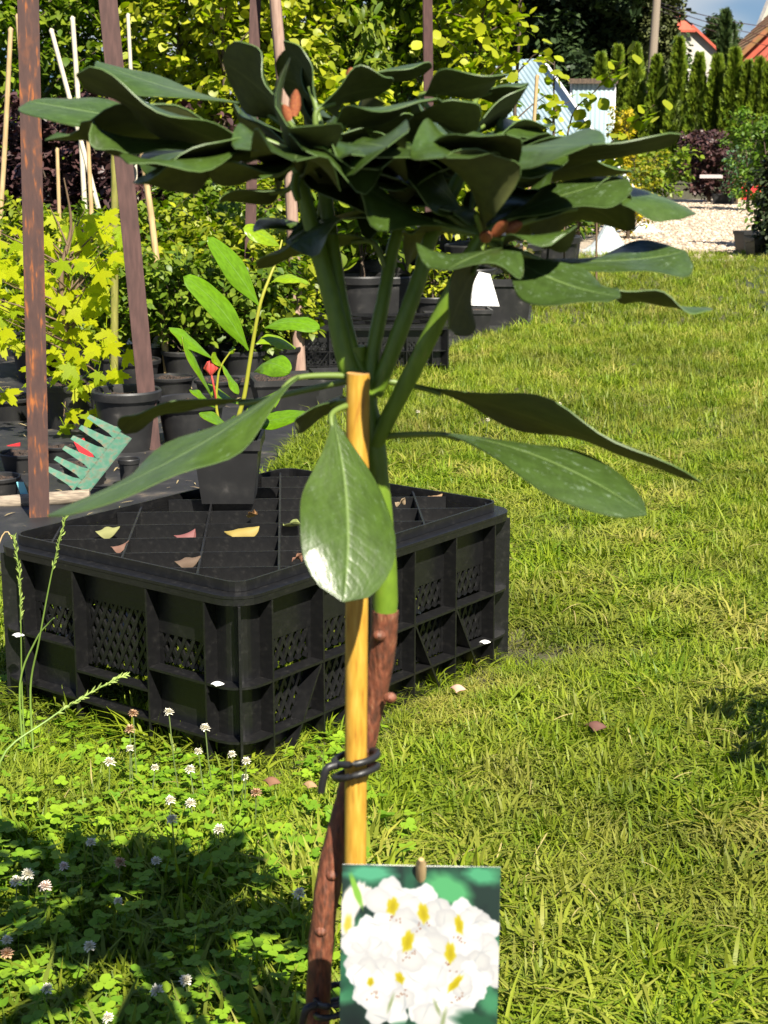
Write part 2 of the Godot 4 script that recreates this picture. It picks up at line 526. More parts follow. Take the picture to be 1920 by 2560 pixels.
# o: h, lo, r, n, leaf, size, ca, cb, tr, limbs, rise, mat, bark, seed, pot, poth, stems, droop, top
func plant(called: String, label: String, category: String, at: Vector3, o: Dictionary, group := "") -> Node3D:
	rng.seed = o.get("seed", 1)
	var root := thing(called, label, category, at, 0.0, group)
	var base := 0.0
	if o.get("pot", 0.0) > 0.0:
		base = o.get("poth", 0.25)
		add_pot(root, o.pot, base, o.get("square", false))
		base *= 0.84
	var b := MB.new()
	var h: float = o.h
	var lo: float = o.get("lo", 0.25) * h
	var tr: float = o.get("tr", 0.012)
	var stems: int = o.get("stems", 1)
	var tf := []
	var col := PackedColorArray()
	var size: float = o.size
	var limbs: int = o.limbs
	var per := int(o.n / maxf(1.0, limbs))
	var tops := []
	for s in stems:
		var lean = Vector3(rng.randf_range(-1, 1), 0, rng.randf_range(-1, 1)) * (o.r * 0.6 if stems > 1 else o.r * 0.12)
		var p := []
		var r := []
		for k in 6:
			var t := k / 5.0
			p.append(Vector3(0, base, 0) + UP * (h - base) * t + lean * t * t + rv(0.012) * t * h)
			r.append(tr * (1.0 - 0.8 * t))
		p[0] = Vector3(lean.x * 0.1, base - 0.02, lean.z * 0.1)
		b.tube(p, r, 6)
		tops.append(p)
	for k in limbs:
		var p: Array = tops[k % stems]
		var f := (k + rng.randf() * 0.8) / limbs
		var y := lo + (h - lo) * f
		var ft := clampf((y - base) / (h - base), 0.0, 1.0) * 5.0
		var q := mini(int(ft), 4)
		var a: Vector3 = p[q].lerp(p[q + 1], ft - q)
		var az := k * 2.39996 + rng.randf_range(-0.5, 0.5)
		var form: float = lerpf(1.0, 0.35, pow(f, 1.6)) if o.get("cone", true) else sqrt(maxf(0.05, 1.0 - pow(2.0 * f - 0.8, 2.0) * 0.6))
		var l: float = o.r * form * rng.randf_range(0.65, 1.15)
		var d := Vector3(cos(az), 0, sin(az))
		var e: Vector3 = a + d * l + UP * l * o.get("rise", 0.5) * rng.randf_range(0.6, 1.3)
		var mm: Vector3 = a.lerp(e, 0.5) + UP * l * 0.1 + rv(0.05) * l
		b.tube([a, mm, e], [tr * 0.35, tr * 0.22, tr * 0.1], 4, false)
		for j in per:
			var t := pow(rng.randf(), 0.7) * 1.08
			var c := a.lerp(mm, t * 2.0) if t < 0.5 else mm.lerp(e, t * 2.0 - 1.0)
			c += rv(1.0) * size * o.get("spread", 0.9)
			var ld: Vector3 = d * 0.5 + rv(1.0)
			ld.y = rng.randf_range(-0.9, 0.35) * o.get("droop", 1.0)
			var nn := (UP + rv(o.get("tilt", 0.6))).normalized()
			tf.append(Transform3D(aim(ld, nn, size * rng.randf_range(0.6, 1.2)), c))
			col.append(shade_mix(o.ca, o.cb))
	part(root, o.get("trunk_name", "trunk"), b.mesh(), o.get("bark", M.bark))
	many(root, o.get("crown_name", "crown"), o.leaf, o.get("mat", M.leaf), tf, col)
	return root

# a leaf with body: upper skin, under skin and rim; spec = base, middle, tip, normal, half width, curl, wave, kind
func thick_leaf(s: Array, top: Material, under: Material, rim: Material, peak := 0.6, corr := 0.0) -> ArrayMesh:
	var a: Vector3 = s[0]
	var c: Vector3 = s[2]
	var ctl: Vector3 = s[1] * 2.0 - (a + c) * 0.5
	var n0: Vector3 = s[3]
	var hw: float = s[4]
	var curl: float = s[5]
	var wave: float = s[6]
	var ph := a.x * 91.0 + c.y * 57.0
	var nu := 18
	var nv := 9
	var up_rows := []
	var dn_rows := []
	var rim_l := []
	var rim_r := []
	var hint := Vector3.ZERO
	for i in nu + 1:
		var t := float(i) / nu
		var p := a * (1 - t) * (1 - t) + ctl * 2.0 * t * (1 - t) + c * t * t
		var d := ((ctl - a) * (1 - t) + (c - ctl) * t).normalized()
		var n := (n0 - d * n0.dot(d)).normalized()
		var side := d.cross(n)
		hint += n
		var w := hw * pow(maxf(0.0, sin(PI * pow(t, log(0.5) / log(peak)))), lerpf(0.95, 0.5, smoothstep(0.2, 0.75, t)))
		w = maxf(w, hw * (0.07 if i < nu else 0.015))
		var r1 := []
		var r2 := []
		for j in nv:
			var u := j / (nv - 1.0) * 2.0 - 1.0
			var q := u * (1.0 - 0.12 * absf(curl) * u * u)
			var lift := -curl * w * u * u + 0.1 * w * absf(u)
			lift += 1.8 * wave * w / hw * u * u * (1.5 * sin(t * 6.5 + ph + (2.3 if u > 0 else 0.0)) + 0.7 * sin(t * 15.0 + ph * 2.0 + (0.9 if u > 0 else 0.0)) * (0.5 + 0.5 * sin(ph * 7.0)))
			lift += corr * hw * (1.0 - absf(u)) * absf(u) * 3.0 * cos((t - absf(u) * 0.16) * 13.0 * TAU)
			var x := p + side * q * w + n * lift
			r1.append(x + n * 0.00028)
			r2.append(x - n * 0.00028)
		up_rows.append(r1)
		dn_rows.append(r2)
		rim_l.append([r1[0] - side * 0.0003, r2[0] - side * 0.0003])
		rim_r.append([r1[nv - 1] + side * 0.0003, r2[nv - 1] + side * 0.0003])
	var b := MB.new()
	b.sheet(up_rows, hint)
	var mesh := b.mesh(top)
	b = MB.new()
	b.sheet(dn_rows, -hint)
	b.mesh(under, mesh)
	b = MB.new()
	var e0 := n0.cross((c - a).normalized())
	b.sheet(rim_l, e0)
	b.sheet(rim_r, -e0)
	b.mesh(rim, mesh)
	return mesh

func smooth_path(p: Array, steps := 5) -> Array:
	var o := []
	for k in p.size() - 1:
		var p0: Vector3 = p[maxi(k - 1, 0)]
		var p3: Vector3 = p[mini(k + 2, p.size() - 1)]
		for s in steps:
			o.append(p[k].cubic_interpolate(p[k + 1], p0, p3, float(s) / steps))
	o.append(p[p.size() - 1])
	return o

func pipe(p: Array, r0: float, r1: float, k := 8, wob := 0.0) -> ArrayMesh:
	var q := smooth_path(p)
	var r := []
	for j in q.size(): r.append(lerpf(r0, r1, float(j) / (q.size() - 1)) * (1.0 + rng.randf_range(-wob, wob)))
	var b := MB.new()
	b.tube(q, r, k)
	return b.mesh()

# a straight cane with nodes
func cane(called: String, label: String, a: Vector3, c: Vector3, r: float, m: Material, group := "", knots := 0.22) -> void:
	var b := MB.new()
	var n := maxi(2, int(a.distance_to(c) / knots))
	var p := []
	var rr := []
	for k in n:
		for q in [[0.0, 1.0], [0.93, 0.97], [0.97, 1.13]]:
			var t: float = (k + q[0]) / n
			p.append(a.lerp(c, t) - a + Vector3(sin(t * 4.0), 0, cos(t * 5.0)) * r * 0.5); rr.append(r * q[1] * lerpf(1.0, 0.85, t))
	p.append(c - a); rr.append(r * 0.8)
	b.tube(p, rr, 8)
	single(called, b.mesh(), m, label, "cane", a, group)

# ---------------------------------------------------------------- sky
func make_sky() -> Sky:
	var w := 1024
	var h := 512
	var im := Image.create(w, h, false, Image.FORMAT_RGB8)
	var f := FastNoiseLite.new()
	f.noise_type = FastNoiseLite.TYPE_SIMPLEX_SMOOTH
	f.frequency = 1.0
	f.fractal_octaves = 5
	f.seed = 11
	for y in h:
		var el := (0.5 - (y + 0.5) / h) * PI
		for x in w:
			var az := ((x + 0.5) / w - 0.5) * TAU
			var d := Vector3(sin(az) * cos(el), sin(el), -cos(az) * cos(el))
			var c: Color
			if d.y >= 0.0:
				c = Color(0.66, 0.82, 0.92).lerp(Color(0.14, 0.34, 0.72), pow(clampf(d.y, 0.0, 1.0), 0.62))
				var q := d / (d.y + 0.35)
				var cl := clampf((f.get_noise_3d(q.x * 2.1, q.z * 2.1 + 3.7, q.y * 3.0) + 0.05 + 0.22 * pow(1.0 - d.y, 8.0)) * 3.0, 0.0, 1.0)
				cl = cl * cl * (3.0 - 2.0 * cl)
				c = c.lerp(Color(0.97, 0.97, 0.98), cl * 0.85)
			else:
				c = Color(0.24, 0.25, 0.17)
			im.set_pixel(x, y, c)
	var m := PanoramaSkyMaterial.new()
	m.panorama = ImageTexture.create_from_image(im)
	m.energy_multiplier = 0.28
	var s := Sky.new()
	s.sky_material = m
	return s

func poly_sheet(pts: Array, y: float, cell := 0.0, amp := 0.0) -> ArrayMesh:
	var b := MB.new()
	var pg := PackedVector2Array(pts)
	var ix := Geometry2D.triangulate_polygon(pg)
	for p in pts: b.vert(Vector3(p.x, y, p.y), UP, p)
	for k in range(0, ix.size(), 3): b.tri(ix[k], ix[k + 1], ix[k + 2])
	return b.mesh()

# ---------------------------------------------------------------- crate
func rounded(a: float, c: float, r: float, n := 5) -> Array:
	var o := []
	for k in 4:
		var s: Vector2 = [Vector2(1, 1), Vector2(-1, 1), Vector2(-1, -1), Vector2(1, -1)][k]
		for j in n + 1:
			var g: float = PI / 2 * (k + float(j) / n)
			o.append(Vector3(s.x * (a - r) + cos(g) * r, 0, s.y * (c - r) + sin(g) * r))
	return o

func ring(b: MB, outer: Array, inner: Array, y0: float, y1: float, closed := true) -> void:
	var n := outer.size()
	for k in (n if closed else n - 1):
		var a: Vector3 = outer[k]
		var c: Vector3 = outer[(k + 1) % n]
		var d: Vector3 = inner[(k + 1) % n]
		var e: Vector3 = inner[k]
		var out := (a + c - d - e)
		b.quad(a + UP * y1, c + UP * y1, d + UP * y1, e + UP * y1, UP)
		b.quad(a + UP * y0, c + UP * y0, d + UP * y0, e + UP * y0, -UP)
		b.quad(a + UP * y0, c + UP * y0, c + UP * y1, a + UP * y1, out)
		b.quad(e + UP * y0, d + UP * y0, d + UP * y1, e + UP * y1, -out)

func clip(p: Vector2, d: Vector2, r: Rect2) -> Array:
	var t0 := -10.0
	var t1 := 10.0
	for k in 2:
		if absf(d[k]) < 1e-6:
			if p[k] < r.position[k] or p[k] > r.end[k]: return []
			continue
		var a := (r.position[k] - p[k]) / d[k]
		var c := (r.end[k] - p[k]) / d[k]
		t0 = maxf(t0, minf(a, c)); t1 = minf(t1, maxf(a, c))
	return [p + d * t0, p + d * t1] if t1 - t0 > 0.003 else []

func lattice(b: MB, o: Vector3, u: Vector3, out: Vector3, r: Rect2, pitch := 0.0155) -> void:
	for s in [-1.0, 1.0]:
		var d := Vector2(sin(0.5) * s, cos(0.5))
		var k := -40
		while k < 60:
			var seg := clip(Vector2(k * pitch, 0), d, r)
			if seg:
				var p: Vector3 = o + u * seg[0].x + UP * seg[0].y + out * (0.0006 * s)
				var q: Vector3 = o + u * seg[1].x + UP * seg[1].y + out * (0.0006 * s)
				b.bar(p, q, (u * d.y - UP * d.x), 0.0052, out, 0.004)
			k += 1

func make_crate(label: String, at: Vector3, turn: float, ra: float, rb: float, group: String) -> Node3D:
	var root := thing("plastic_crate", label, "crate", at, turn, group)
	var A := ra / 2 + 0.02
	var B := rb / 2 + 0.02
	var m: Material = M.crate
	var ins := 0.022
	var b := MB.new()
	ring(b, rounded(ra / 2, rb / 2, 0.024), rounded(ra / 2 - 0.0035, rb / 2 - 0.0035, 0.0205), 0.2366, 0.25)
	part(root, "rim", b.mesh(), m)
	b = MB.new()
	ring(b, rounded(A, B, 0.042), rounded(ra / 2 - 0.004, rb / 2 - 0.004, 0.027), 0.2325, 0.2362)
	ring(b, rounded(A - 0.0006, B - 0.0006, 0.042), rounded(A - 0.004, B - 0.004, 0.038), 0.2235, 0.2321)
	part(root, "ledge", b.mesh(), m)
	for y in [0.04, 0.002]:
		b = MB.new()
		ring(b, rounded(A - 0.001, B - 0.001, 0.04), rounded(A - ins - 0.001, B - ins - 0.001, 0.02), y, y + 0.0035)
		part(root, "shelf", b.mesh(), m)
	# corners: curved walls, each with a fin on its apex
	var ow := rounded(A - ins, B - ins, 0.022, 6)
	var iw := rounded(A - ins - 0.003, B - ins - 0.003, 0.019, 6)
	for k in 4:
		var s: Vector2 = [Vector2(1, 1), Vector2(-1, 1), Vector2(-1, -1), Vector2(1, -1)][k]
		var po := ow.slice(k * 7, k * 7 + 7)
		var pi := iw.slice(k * 7, k * 7 + 7)
		var ends_x := [Vector3(s.x * (A - ins), 0, s.y * (B - 0.062)), Vector3(s.x * (A - 0.062), 0, s.y * (B - ins))]
		var ends_i := [Vector3(s.x * (A - ins - 0.003), 0, s.y * (B - 0.062)), Vector3(s.x * (A - 0.062), 0, s.y * (B - ins - 0.003))]
		var f0 := 0 if po[0].distance_to(ends_x[0]) < po[0].distance_to(ends_x[1]) else 1
		po.push_front(ends_x[f0]); po.push_back(ends_x[1 - f0])
		pi.push_front(ends_i[f0]); pi.push_back(ends_i[1 - f0])
		b = MB.new()
		ring(b, po, pi, 0.006, 0.2321, false)
		var d := Vector3(s.x, 0, s.y).normalized()
		var c := Vector3(s.x * (A - 0.031), 0, s.y * (B - 0.031)) + d * 0.018
		b.box(c + UP * 0.1135, d * 0.013, UP * 0.1095, d.cross(UP) * 0.0016)
		var mid := []
		var mii := []
		var oo := rounded(A - 0.001, B - 0.001, 0.04, 6).slice(k * 7, k * 7 + 7)
		var ii := rounded(A - ins - 0.0005, B - ins - 0.0005, 0.0215, 6).slice(k * 7, k * 7 + 7)
		var ex := [Vector3(s.x * (A - 0.001), 0, s.y * (B - 0.062)), Vector3(s.x * (A - 0.062), 0, s.y * (B - 0.001))]
		var ei := [Vector3(s.x * (A - ins - 0.0005), 0, s.y * (B - 0.062)), Vector3(s.x * (A - 0.062), 0, s.y * (B - ins - 0.0005))]
		oo.push_front(ex[f0]); oo.push_back(ex[1 - f0])
		ii.push_front(ei[f0]); ii.push_back(ei[1 - f0])
		ring(b, oo, ii, 0.113, 0.1165, false)
		part(root, "corner", b.mesh(), m)
	for side in 4:
		var out := [Vector3(0, 0, 1), Vector3(-1, 0, 0), Vector3(0, 0, -1), Vector3(1, 0, 0)][side] as Vector3
		var u := UP.cross(out)
		var half := A if side % 2 == 0 else B
		var deep := (B if side % 2 == 0 else A) - ins
		var o := out * deep
		var cuts := [-half + 0.062]
		var inner := 2.0 * (half - 0.062)
		var shares := [1, 1, 1, 1, 1] if side % 2 == 0 else [1, 1.35, 1]
		var tot := 0.0
		for q in shares: tot += q
		for q in shares: cuts.append(cuts[-1] + inner * q / tot)
		for c in cuts:
			b = MB.new()
			b.box(o + u * c + out * (ins * 0.5 - 0.0006) + UP * 0.1145, u * 0.0015, UP * 0.108, out * (ins * 0.5))
			part(root, "rib", b.mesh(), m)
		for k in cuts.size() - 1:
			var u0: float = cuts[k] + 0.0016
			var u1: float = cuts[k + 1] - 0.0016
			var w := u1 - u0
			b = MB.new()
			var middle := side % 2 == 1 and k == 1
			var lat_top := 0.16 if not middle else 0.182
			var lat_lo := 0.1165 if not middle else 0.088
			# plain upper wall, with a lattice below
			b.box(o + u * (u0 + u1) * 0.5 + UP * (lat_top + 0.2321) * 0.5 - out * 0.0015, u * w * 0.5, UP * (0.2321 - lat_top) * 0.5, out * 0.0015)
			lattice(b, o - out * 0.003, u, out, Rect2(u0 + 0.006, lat_lo + 0.004, w - 0.012, lat_top - lat_lo - 0.003))
			for e in [u0 + 0.003, u1 - 0.003]: b.box(o + u * e + UP * (lat_lo + lat_top) * 0.5 - out * 0.002, u * 0.003, UP * (lat_top - lat_lo) * 0.5, out * 0.0015)
			var sy := 0.1148 if not middle else 0.083
			b.box(o + u * (u0 + u1) * 0.5 + UP * sy + out * (ins * 0.5 - 0.0008), u * w * 0.5, UP * 0.00175, out * (ins * 0.5))
			if side % 2 == 0:
				lattice(b, o - out * 0.003, u, out, Rect2(u0 + 0.006, 0.046, w - 0.012, 0.066))
				for e in [u0 + 0.003, u1 - 0.003]: b.box(o + u * e + UP * 0.079 - out * 0.002, u * 0.003, UP * 0.033, out * 0.0015)
				b.box(o + u * (u0 + u1) * 0.5 + UP * 0.023 - out * 0.0015, u * w * 0.5, UP * 0.0165, out * 0.0015)
			elif not middle:
				b.box(o + u * (u0 + u1) * 0.5 + UP * 0.06 - out * 0.0015, u * w * 0.5, UP * 0.053, out * 0.0015)
			else:
				b.box(o + u * (u0 + u1) * 0.5 + UP * 0.018 - out * 0.0015, u * w * 0.5, UP * 0.0115, out * 0.0015)
			part(root, "panel", b.mesh(), m)
			if side % 2 == 0 and k != 2:
				b = MB.new()
				var sg := 1.0 if k < 2 else -1.0
				var ua := u1 if k < 2 else u0
				var ub := ua - sg * w * 0.62
				var pa := o + u * (ua - sg * 0.002) + UP * 0.1125 + out * (ins * 0.5 - 0.0012)
				var pb := o + u * ub + UP * 0.006 + out * (ins * 0.5 - 0.0012)
				b.bar(pa, pb, (pb - pa).cross(out).normalized(), 0.003, out, ins - 0.001)
				part(root, "strut", b.mesh(), m)
	# the ribbed floor, which is on top now
	var rect := Rect2(-ra / 2 + 0.006, -rb / 2 + 0.006, ra - 0.012, rb - 0.012)
	var e1 := Vector2(cos(0.86), sin(0.86))
	var e2 := Vector2(-e1.y, e1.x)
	for f in 2:
		var dd := e1 if f == 0 else e2
		var ss := e2 if f == 0 else e1
		for k in range(-6, 7):
			var seg := clip(ss * (k * (0.082 if f == 0 else 0.105) + 0.02), dd, rect)
			if not seg: continue
			b = MB.new()
			var p := Vector3(seg[0].x, 0.2345 + 0.0004 * f, seg[0].y)
			var q := Vector3(seg[1].x, 0.2345 + 0.0004 * f, seg[1].y)
			b.bar(p, q, Vector3(ss.x, 0, ss.y), 0.0026 + 0.0004 * f, UP, 0.021)
			part(root, "floor_rib", b.mesh(), m)
	b = MB.new()
	var rf := Rect2(-ra / 2 + 0.014, -rb / 2 + 0.014, ra - 0.028, rb - 0.028)
	for k in range(-30, 31):
		var off := k * 0.0205 + 0.061
		var slot := posmod(k, 4) == 0
		var seg := clip(e2 * off, e1, rf)
		if not seg: continue
		if not slot:
			b.bar(Vector3(seg[0].x, 0.2215, seg[0].y), Vector3(seg[1].x, 0.2215, seg[1].y), Vector3(e2.x, 0, e2.y), 0.0206, UP, 0.003 + 0.0004 * posmod(k, 2))
		else:
			var l: float = seg[0].distance_to(seg[1])
			for j in int(l / 0.018):
				var c: Vector2 = seg[0] + e1 * (j * 0.018 + 0.006)
				b.bar(Vector3(c.x, 0.2212, c.y) - Vector3(e2.x, 0, e2.y) * 0.011 + Vector3(e1.x, 0, e1.y) * 0.004, Vector3(c.x, 0.2212, c.y) + Vector3(e2.x, 0, e2.y) * 0.011, Vector3(e1.x, 0, e1.y), 0.008, UP, 0.003)
	part(root, "floor_grid", b.mesh(), m)
	return root

# ---------------------------------------------------------------- printed plant label
func blob(im: Image, c: Vector2, rx: float, ry: float, rot: float, col: Color, soft := 0.12, wob := 0.06, ph := 0.0, edge := Color(0, 0, 0, 0)) -> void:
	var w := im.get_width()
	var h := im.get_height()
	var R := maxf(rx, ry) * 1.3
	for y in range(maxi(0, int(c.y - R)), mini(h, int(c.y + R) + 1)):
		for x in range(maxi(0, int(c.x - R)), mini(w, int(c.x + R) + 1)):
			var d := (Vector2(x, y) - c).rotated(-rot)
			var q := Vector2(d.x / rx, d.y / ry)
			var a := q.angle()
			var r := q.length() / (1.0 + wob * sin(a * 5.0 + ph) + wob * 0.6 * sin(a * 9.0 + ph * 2.0))
			if r < 1.0 + soft:
				var k := clampf((1.0 + soft - r) / (2.0 * soft), 0.0, 1.0)
				var cc := col
				if edge.a > 0.0: cc = col.lerp(edge, clampf((r - 0.45) * 1.4, 0.0, 1.0))
				im.set_pixel(x, y, im.get_pixel(x, y).lerp(cc, k * col.a))

func label_print() -> ImageTexture:
	var w := 400
	var h := 500
	var im := Image.create(w, h, false, Image.FORMAT_RGB8)
	im.fill(Color(0.10, 0.20, 0.17))
	var r := RandomNumberGenerator.new()
	r.seed = 9
	for k in 46:
		var g := r.randf()
		var col := Color(0.16, 0.42, 0.30, 0.7).lerp(Color(0.38, 0.72, 0.5, 0.8), g * g) if r.randf() < 0.62 else Color(0.05, 0.11, 0.12, 0.8)
		blob(im, Vector2(r.randf() * w, r.randf() * h), r.randf_range(18, 60), r.randf_range(12, 36), r.randf() * PI, col, 0.5, 0.08, k)
	blob(im, Vector2(270, 60), 62, 34, 0.5, Color(0.36, 0.72, 0.46), 0.3)
	blob(im, Vector2(350, 20), 40, 22, 0.2, Color(0.33, 0.7, 0.5), 0.4)
	blob(im, Vector2(70, 20), 60, 20, 0.0, Color(0.36, 0.72, 0.55), 0.4)
	for q in [[20, 100, 24, 48], [40, 80, 18, 40], [62, 78, 12, 26], [14, 140, 20, 40]]:
		blob(im, Vector2(q[0], q[1]), q[2], q[3], 0.25, Color(0.95, 0.92, 0.9), 0.15)
	blob(im, Vector2(36, 66), 8, 44, -0.35, Color(0.55, 0.78, 0.28), 0.25)
	blob(im, Vector2(16, 150), 9, 22, 0.1, Color(0.85, 0.8, 0.3), 0.4)
	var fl := [[128, 104, 62], [206, 118, 60], [298, 142, 52], [354, 170, 44], [168, 190, 70], [276, 218, 66], [376, 250, 50], [60, 220, 56], [150, 284, 62], [74, 296, 52], [292, 296, 62], [220, 340, 52], [120, 346, 58], [262, 390, 64], [330, 290, 44], [210, 250, 60], [70, 180, 44]]
	for q in fl:
		var c := Vector2(q[0], q[1])
		var s: float = q[2] * 1.22
		for j in 5:
			var a := -PI / 2 + j * TAU / 5 + r.randf_range(-0.2, 0.2)
			var tone := r.randf_range(0.86, 1.0)
			blob(im, c + Vector2(cos(a), sin(a)) * s * 0.5, s * 0.52, s * 0.42, a, Color(tone, tone, tone * 0.995), 0.06, 0.05, r.randf() * 6.0, Color(tone * 0.9, tone * 0.9, tone * 0.915))
		for j in 5:
			var a := r.randf() * TAU
			blob(im, c + Vector2(cos(a), sin(a)) * s * 0.62, s * 0.03, s * 0.26, a, Color(0.74, 0.76, 0.78, 0.6), 0.8)
	for q in [[128, 102, 14, 21, 0.15], [206, 118, 13, 24, -0.2], [297, 146, 10, 23, -0.2], [168, 190, 14, 26, 0.2], [276, 218, 13, 25, -0.05], [150, 284, 10, 15, -0.5], [76, 296, 8, 11, 0.1], [290, 296, 9, 26, 0.7]]:
		var c := Vector2(q[0], q[1])
		blob(im, c, q[2], q[3], q[4], Color(0.83, 0.77, 0.12), 0.2, 0.1, q[0])
		blob(im, c + Vector2(1, 2), q[2] * 0.45, q[3] * 0.6, q[4], Color(0.72, 0.64, 0.05, 0.7), 0.5)
		for j in 7: blob(im, c + Vector2(r.randf_range(-16, 22), r.randf_range(24, 50)), 1.7, 2.6, r.randf(), Color(0.62, 0.42, 0.3), 0.5)
	for q in [[262, 392, 5, 30, 0.2], [246, 360, 4, 20, -0.4], [128, 350, 4, 22, 0.3]]:
		blob(im, Vector2(q[0], q[1]), q[2], q[3], q[4], Color(0.62, 0.68, 0.5), 0.6)
	blob(im, Vector2(120, 440), 70, 26, -0.5, Color(0.16, 0.45, 0.28), 0.2)
	blob(im, Vector2(350, 400), 60, 28, 0.3, Color(0.14, 0.36, 0.24), 0.3)
	return ImageTexture.create_from_image(im)

func clover_flower(at: Vector3, label: String, tint: Color, s: float, lean: Vector3) -> void:
	var root := thing("clover_flower", label, "flower", Vector3(at.x - lean.x, 0, at.z - lean.z), 0.0, "white clover flowers in the lawn")
	var b := MB.new()
	var top := Vector3(lean.x, at.y, lean.z)
	b.tube([Vector3(0, -0.005, 0), top * 0.5 + lean * 0.15, top], [0.0009, 0.0008, 0.0008], 5, false)
	part(root, "stem", b.mesh(), M.clover_stem)
	b = MB.new()
	for k in 44:
		var y := 1.0 - 2.0 * (k + 0.5) / 50.0
		var a := k * 2.39996
		var d := Vector3(cos(a) * sqrt(1 - y * y), y, sin(a) * sqrt(1 - y * y))
		d = (d + UP * 0.35).normalized()
		var l := s * rng.randf_range(0.8, 1.15)
		var x := d.cross(UP if absf(d.y) < 0.9 else Vector3.RIGHT).normalized() * s * 0.2
		var z := x.cross(d)
		b.sheet([[top + d * l * 0.25 - x * 0.4, top + d * l * 0.25 + x * 0.4], [top + d * l * 0.7 - x + z * 0.4, top + d * l * 0.7 + x + z * 0.4], [top + d * l - x * 0.3, top + d * l + x * 0.3]], z)
	part(root, "flower_head", b.mesh(), mat(tint.r, tint.g, tint.b, 0.7))

func fallen_leaf(at: Vector3, len: float, turn: float, c: Color, label: String, curl: float) -> void:
	var d := Vector3(cos(turn), 0, sin(turn))
	var q := d.cross(UP)
	len *= 0.6
	var s := [-d * len * 0.5 + UP * 0.003, UP * (0.003 + len * 0.08) + q * len * 0.1, d * len * 0.5 + UP * 0.012, (UP + q * 0.5 * sin(turn * 7.0)).normalized(), len * 0.27, curl, 0.0016, 0]
	var m := mat(c.r * 0.5, c.g * 0.5, c.b * 0.6, 0.7)
	m.backlight_enabled = true
	m.backlight = Color(0.5, 0.5, 0.3)
	single("fallen_leaf", thick_leaf(s, m, m, m, 0.5), null, label, "leaf", at, "dry leaves fallen on the crate")

func steel_post(label: String, a: Vector3, c: Vector3, w: float, turn: float, m: Material) -> void:
	var root := thing("steel_post", label, "post", a, 0.0, "rusty steel posts")
	var ax := c - a
	var d := ax.normalized()
	var x := Vector3(cos(turn), 0, -sin(turn))
	x = (x - d * x.dot(d)).normalized()
	var z := x.cross(d).normalized()
	var b := MB.new()
	b.bar(-d * 0.15 + x * (-w * 0.5), ax + x * (-w * 0.5), x, w, z, 0.005)
	part(root, "front_flange", b.mesh(), m)
	b = MB.new()
	b.bar(-d * 0.15 - z * (w * 0.42 + 0.0025) - x * 0.0025, ax - z * (w * 0.42 + 0.0025) - x * 0.0025, z, w * 0.84, x, 0.005)
	part(root, "side_flange", b.mesh(), m)

func black_pot(label: String, at: Vector3, r: float, h: float, square := false, turn := 0.0) -> Node3D:
	var o := thing("plant_pot", label, "pot", at, turn, "black nursery pots")
	add_pot(o, r, h, square)
	return o

func _ready() -> void:
	# camera
	var cam := Camera3D.new()
	cam.name = "camera"
	add_child(cam)
	cam.position = Vector3(0, 0.8, 0)
	cam.rotation.x = -0.22769
	cam.fov = 34.676
	cam.near = 0.05
	cam.far = 1000.0
	var lens := CameraAttributesPhysical.new()
	lens.frustum_focal_length = 38.4375
	lens.frustum_near = 0.05
	lens.frustum_far = 1000.0
	lens.frustum_focus_distance = 2.3
	lens.exposure_aperture = 18.0
	cam.attributes = lens
	# sky, exposure
	var we := WorldEnvironment.new()
	we.name = "world_environment"
	var env := Environment.new()
	env.background_mode = Environment.BG_SKY
	env.sky = make_sky()
	env.tonemap_mode = Environment.TONE_MAPPER_LINEAR
	env.tonemap_exposure = 2.85
	env.sdfgi_enabled = true
	env.ssao_enabled = true
	env.ssil_enabled = true
	we.environment = env
	add_child(we)
	# sun: high, behind the camera and to the right
	var sun := DirectionalLight3D.new()
	sun.name = "sun"
	add_child(sun)
	sun.look_at_from_position(Vector3(0, 30, 0), Vector3(0, 30, 0) + Vector3(-0.27, -0.80, -0.66))
	sun.light_energy = 1.6
	sun.light_color = Color(1.0, 0.97, 0.91)
	sun.light_angular_distance = 0.53
	sun.shadow_enabled = true

	make_materials()
	make_leaf_meshes()
	M.clover_stem = mat(0.1, 0.14, 0.04, 0.6)
	build_ground()
	build_far()
	build_bed_trees()
	build_bed_front()
	build_crates()
	build_sapling()
	build_rhododendron()
	build_lawn()

